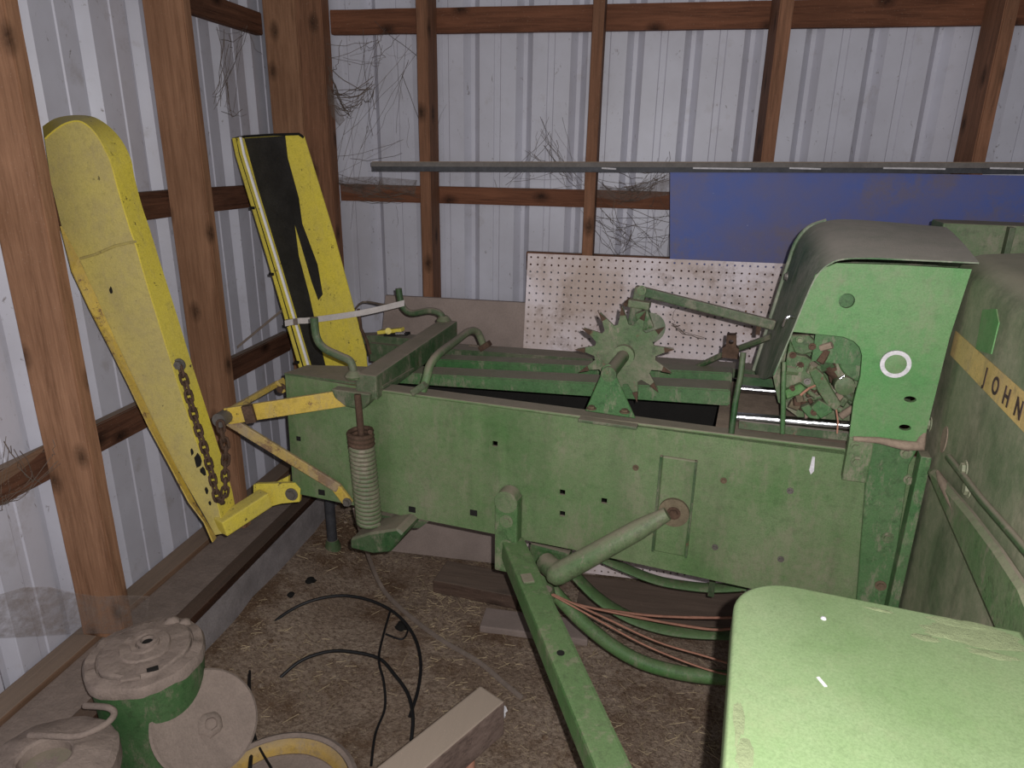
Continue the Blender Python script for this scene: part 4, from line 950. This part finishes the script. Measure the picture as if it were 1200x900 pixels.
# ================================================================ COBWEBS, STRAW, DEBRIS
random.seed(21)
def web(center_pts, n, sag, r, label, jit=.06, mat='web'):
    b = NB()
    for k in range(n):
        a = random.choice(center_pts); c = random.choice(center_pts)
        if (a-c).length < .01: c = a+Vector((random.uniform(-.1, .1), 0, random.uniform(-.1, .1)))
        a = a+Vector((random.gauss(0, jit*.5), random.gauss(0, .008), random.gauss(0, jit*.5))); c = c+Vector((random.gauss(0, jit*.5), random.gauss(0, .008), random.gauss(0, jit*.5)))
        pts = []
        for i in range(7):
            t = i/6; p = a+(c-a)*t; p.z -= sag*4*t*(1-t)*random.uniform(.6, 1.2); p.x += random.gauss(0, .004); pts.append(p)
        tube(pts, r*random.uniform(.35, 1.1), 3, bm=b)
    return tag(obj('cobweb', b, 'web', kind='stuff'), label, 'cobweb')
Yb = 3.12
WP = lambda l, y_=Yb: [W(x, yy, 'y', y_) for x, yy in l]
web(WP([(384,85),(388,110),(395,125),(412,130),(425,115),(435,100),(385,78)]), 34, .03, .0016, 'dense dusty cobweb hanging beside the corner post', .03)
web(WP([(385,60),(440,50),(480,55),(440,60),(430,170),(390,180),(480,170),(410,205)]), 26, .02, .0009, 'fine cobwebs over the first wall bay right of the corner', .1)
web(WP([(395,212),(440,214),(485,218),(420,230),(470,235)], 3.14), 30, .02, .0012, 'dusty cobwebs along the rail between the corner and the first stud', .04)
web(WP([(640,160),(632,180),(660,210),(600,215),(680,215),(637,140)]), 26, .01, .0009, 'cobwebs fanning above the rail between the two left studs', .06)
web(WP([(700,215),(730,225),(760,210),(785,200),(720,205),(750,222)]), 46, .025, .0011, 'thick cobwebs draped left of the blue sheet above the rail', .05)
web(WP([(700,255),(730,270),(780,260),(770,290),(720,290),(745,275)]), 50, .01, .0009, 'cobweb tangle between the rail and the pegboard top', .07)
web(WP([(380,60),(385,250)]) + WP([(440,45),(475,120)]), 10, .02, .0007, 'stray web threads high on the first bay', .12)
web([W(x, y_, 'x', -1.68) for x, y_ in [(260,40),(265,100),(275,60),(290,30),(255,120),(268,130)]], 24, .02, .001, 'cobwebs on the steel between the knotty post and the corner', .03)
web([W(x, y_, 'y', 2.76+.05) for x, y_ in [(788,380),(805,392),(825,397),(800,390)]], 5, .01, .0022, 'dark curled fibre hanging on the pegboard right of the star wheel', .004)
web([W(x, y_, 'x', -1.66) for x, y_ in [(10,575),(40,560),(0,590),(60,540),(5,520)]], 22, .02, .0011, 'cobwebs on the low rail left of the leftmost post', .03)
for (pts_, yy_, lb) in [([(384,98),(396,120),(404,140),(398,148),(388,135),(382,112)], 3.09, 'matted dust filled cobweb lump beside the corner post'), ([(396,208),(440,207),(489,211),(486,228),(460,221),(430,230),(400,224)], 3.155, 'dusty web draped over the rail right of the corner'), ([(694,214),(730,222),(788,208),(786,228),(740,236),(700,232)], 3.155, 'dusty web draped over the rail left of the blue sheet')]:
    b = NB(); c_ = W(sum(p[0] for p in pts_)/len(pts_), sum(p[1] for p in pts_)/len(pts_), 'y', yy_-.02); vc = b.verts.new(c_); vr = [b.verts.new(W(x, y_, 'y', yy_)) for x, y_ in pts_]
    for i in range(len(vr)): b.faces.new((vc, vr[i], vr[(i+1) % len(vr)]))
    tag(obj('cobweb_sheet', b, 'veil', smooth=60, kind='stuff'), lb, 'cobweb')
# translucent veil, low left
rows = []
for i in range(9):
    t = i/8; top = W(-60+t*235, 704-13*math.sin(t*3.1)+5*math.sin(t*11), 'y', 1.18+.37*t); bot = W(-60+t*235, 744+4*math.sin(t*4+1)+(0 if t < .6 else 10*(t-.6)), 'y', 1.18+.37*t)
    rows.append([top, top*.5+bot*.5+Vector((0, -.01, 0)), bot])
b = NB(); R_ = [[b.verts.new(p) for p in r] for r in rows]
for i in range(8):
    for j in range(2): b.faces.new((R_[i][j], R_[i][j+1], R_[i+1][j+1], R_[i+1][j]))
tag(obj('cobweb_sheet', b, 'veil', smooth=60, kind='stuff'), 'grey dust laden cobweb sheet stretched at the foot of the leftmost post', 'cobweb')
# hay on the floor
random.seed(5)
b = NB()
def clear(x, y): return not (abs(x+1.2) < .16 and y < 1.5)
for k in range(12000):
    x = random.uniform(-1.35, 1.6); y = random.uniform(.9, 3.0)
    if not clear(x, y): continue
    if noise.noise(Vector((x*2.2, y*2.2, 7))) < random.uniform(-.25, .5): continue
    z = fz(x, y)+.004; ln = random.uniform(.005, .04)*(1 if random.random() < .8 else 1.6); a = random.uniform(0, math.pi); w_ = random.uniform(.0004, .0011)
    d = Vector((math.cos(a), math.sin(a), random.uniform(-.1, .15)))*ln; s = Vector((-math.sin(a), math.cos(a), 0))*w_; p = Vector((x, y, z))
    v = [b.verts.new(q) for q in (p-d/2-s, p-d/2+s, p-d/2+Vector((0, 0, w_*1.6)), p+d/2-s, p+d/2+s, p+d/2+Vector((0, 0, w_*1.6)))]
    for f in ((0,1,4,3), (1,2,5,4), (2,0,3,5)): b.faces.new([v[i] for i in f])
tag(obj('loose_hay', b, 'straw', kind='stuff'), 'scattered pale hay stems on the dirt floor', 'hay')
# clods and stones
b = NB()
for k in range(420):
    x = random.uniform(-1.3, 1.3); y = random.uniform(1.2, 2.9)
    if noise.noise(Vector((x*1.7, y*1.7, 2))) < random.uniform(-.3, .5): continue
    s = random.uniform(.004, .017); bb = bmesh.new(); bmesh.ops.create_icosphere(bb, subdivisions=1, radius=s)
    for v in bb.verts: v.co *= 1+.5*noise.noise(v.co*70+Vector((k, 0, 0))); v.co.z *= .6
    bb.transform(Matrix.Translation((x, y, fz(x, y)+s*.15))); merge(b, bb)
tag(obj('dirt_clods', b, 'dirt', kind='stuff'), 'small clods of earth scattered on the floor', 'dirt')
for (x, y_, s, lb) in [(364,690,.016,'dark lump of earth beside the top of the big wire loop'), (342,708,.012,'small dark lump left of the big wire loop top'), (470,726,.02,'dark twig clump just inside the big wire loop')]:
    p = W(x, y_, 'z', .03); bb = bmesh.new(); bmesh.ops.create_icosphere(bb, subdivisions=2, radius=s*1.3)
    for v in bb.verts: v.co *= 1+.6*noise.noise(v.co*60+Vector((x, 0, 0))); v.co.z *= .6
    bb.transform(Matrix.Translation((p.x, p.y, fz(p.x, p.y)+s*.3))); tag(obj('earth_lump', bb, 'dark'), lb, 'lump')
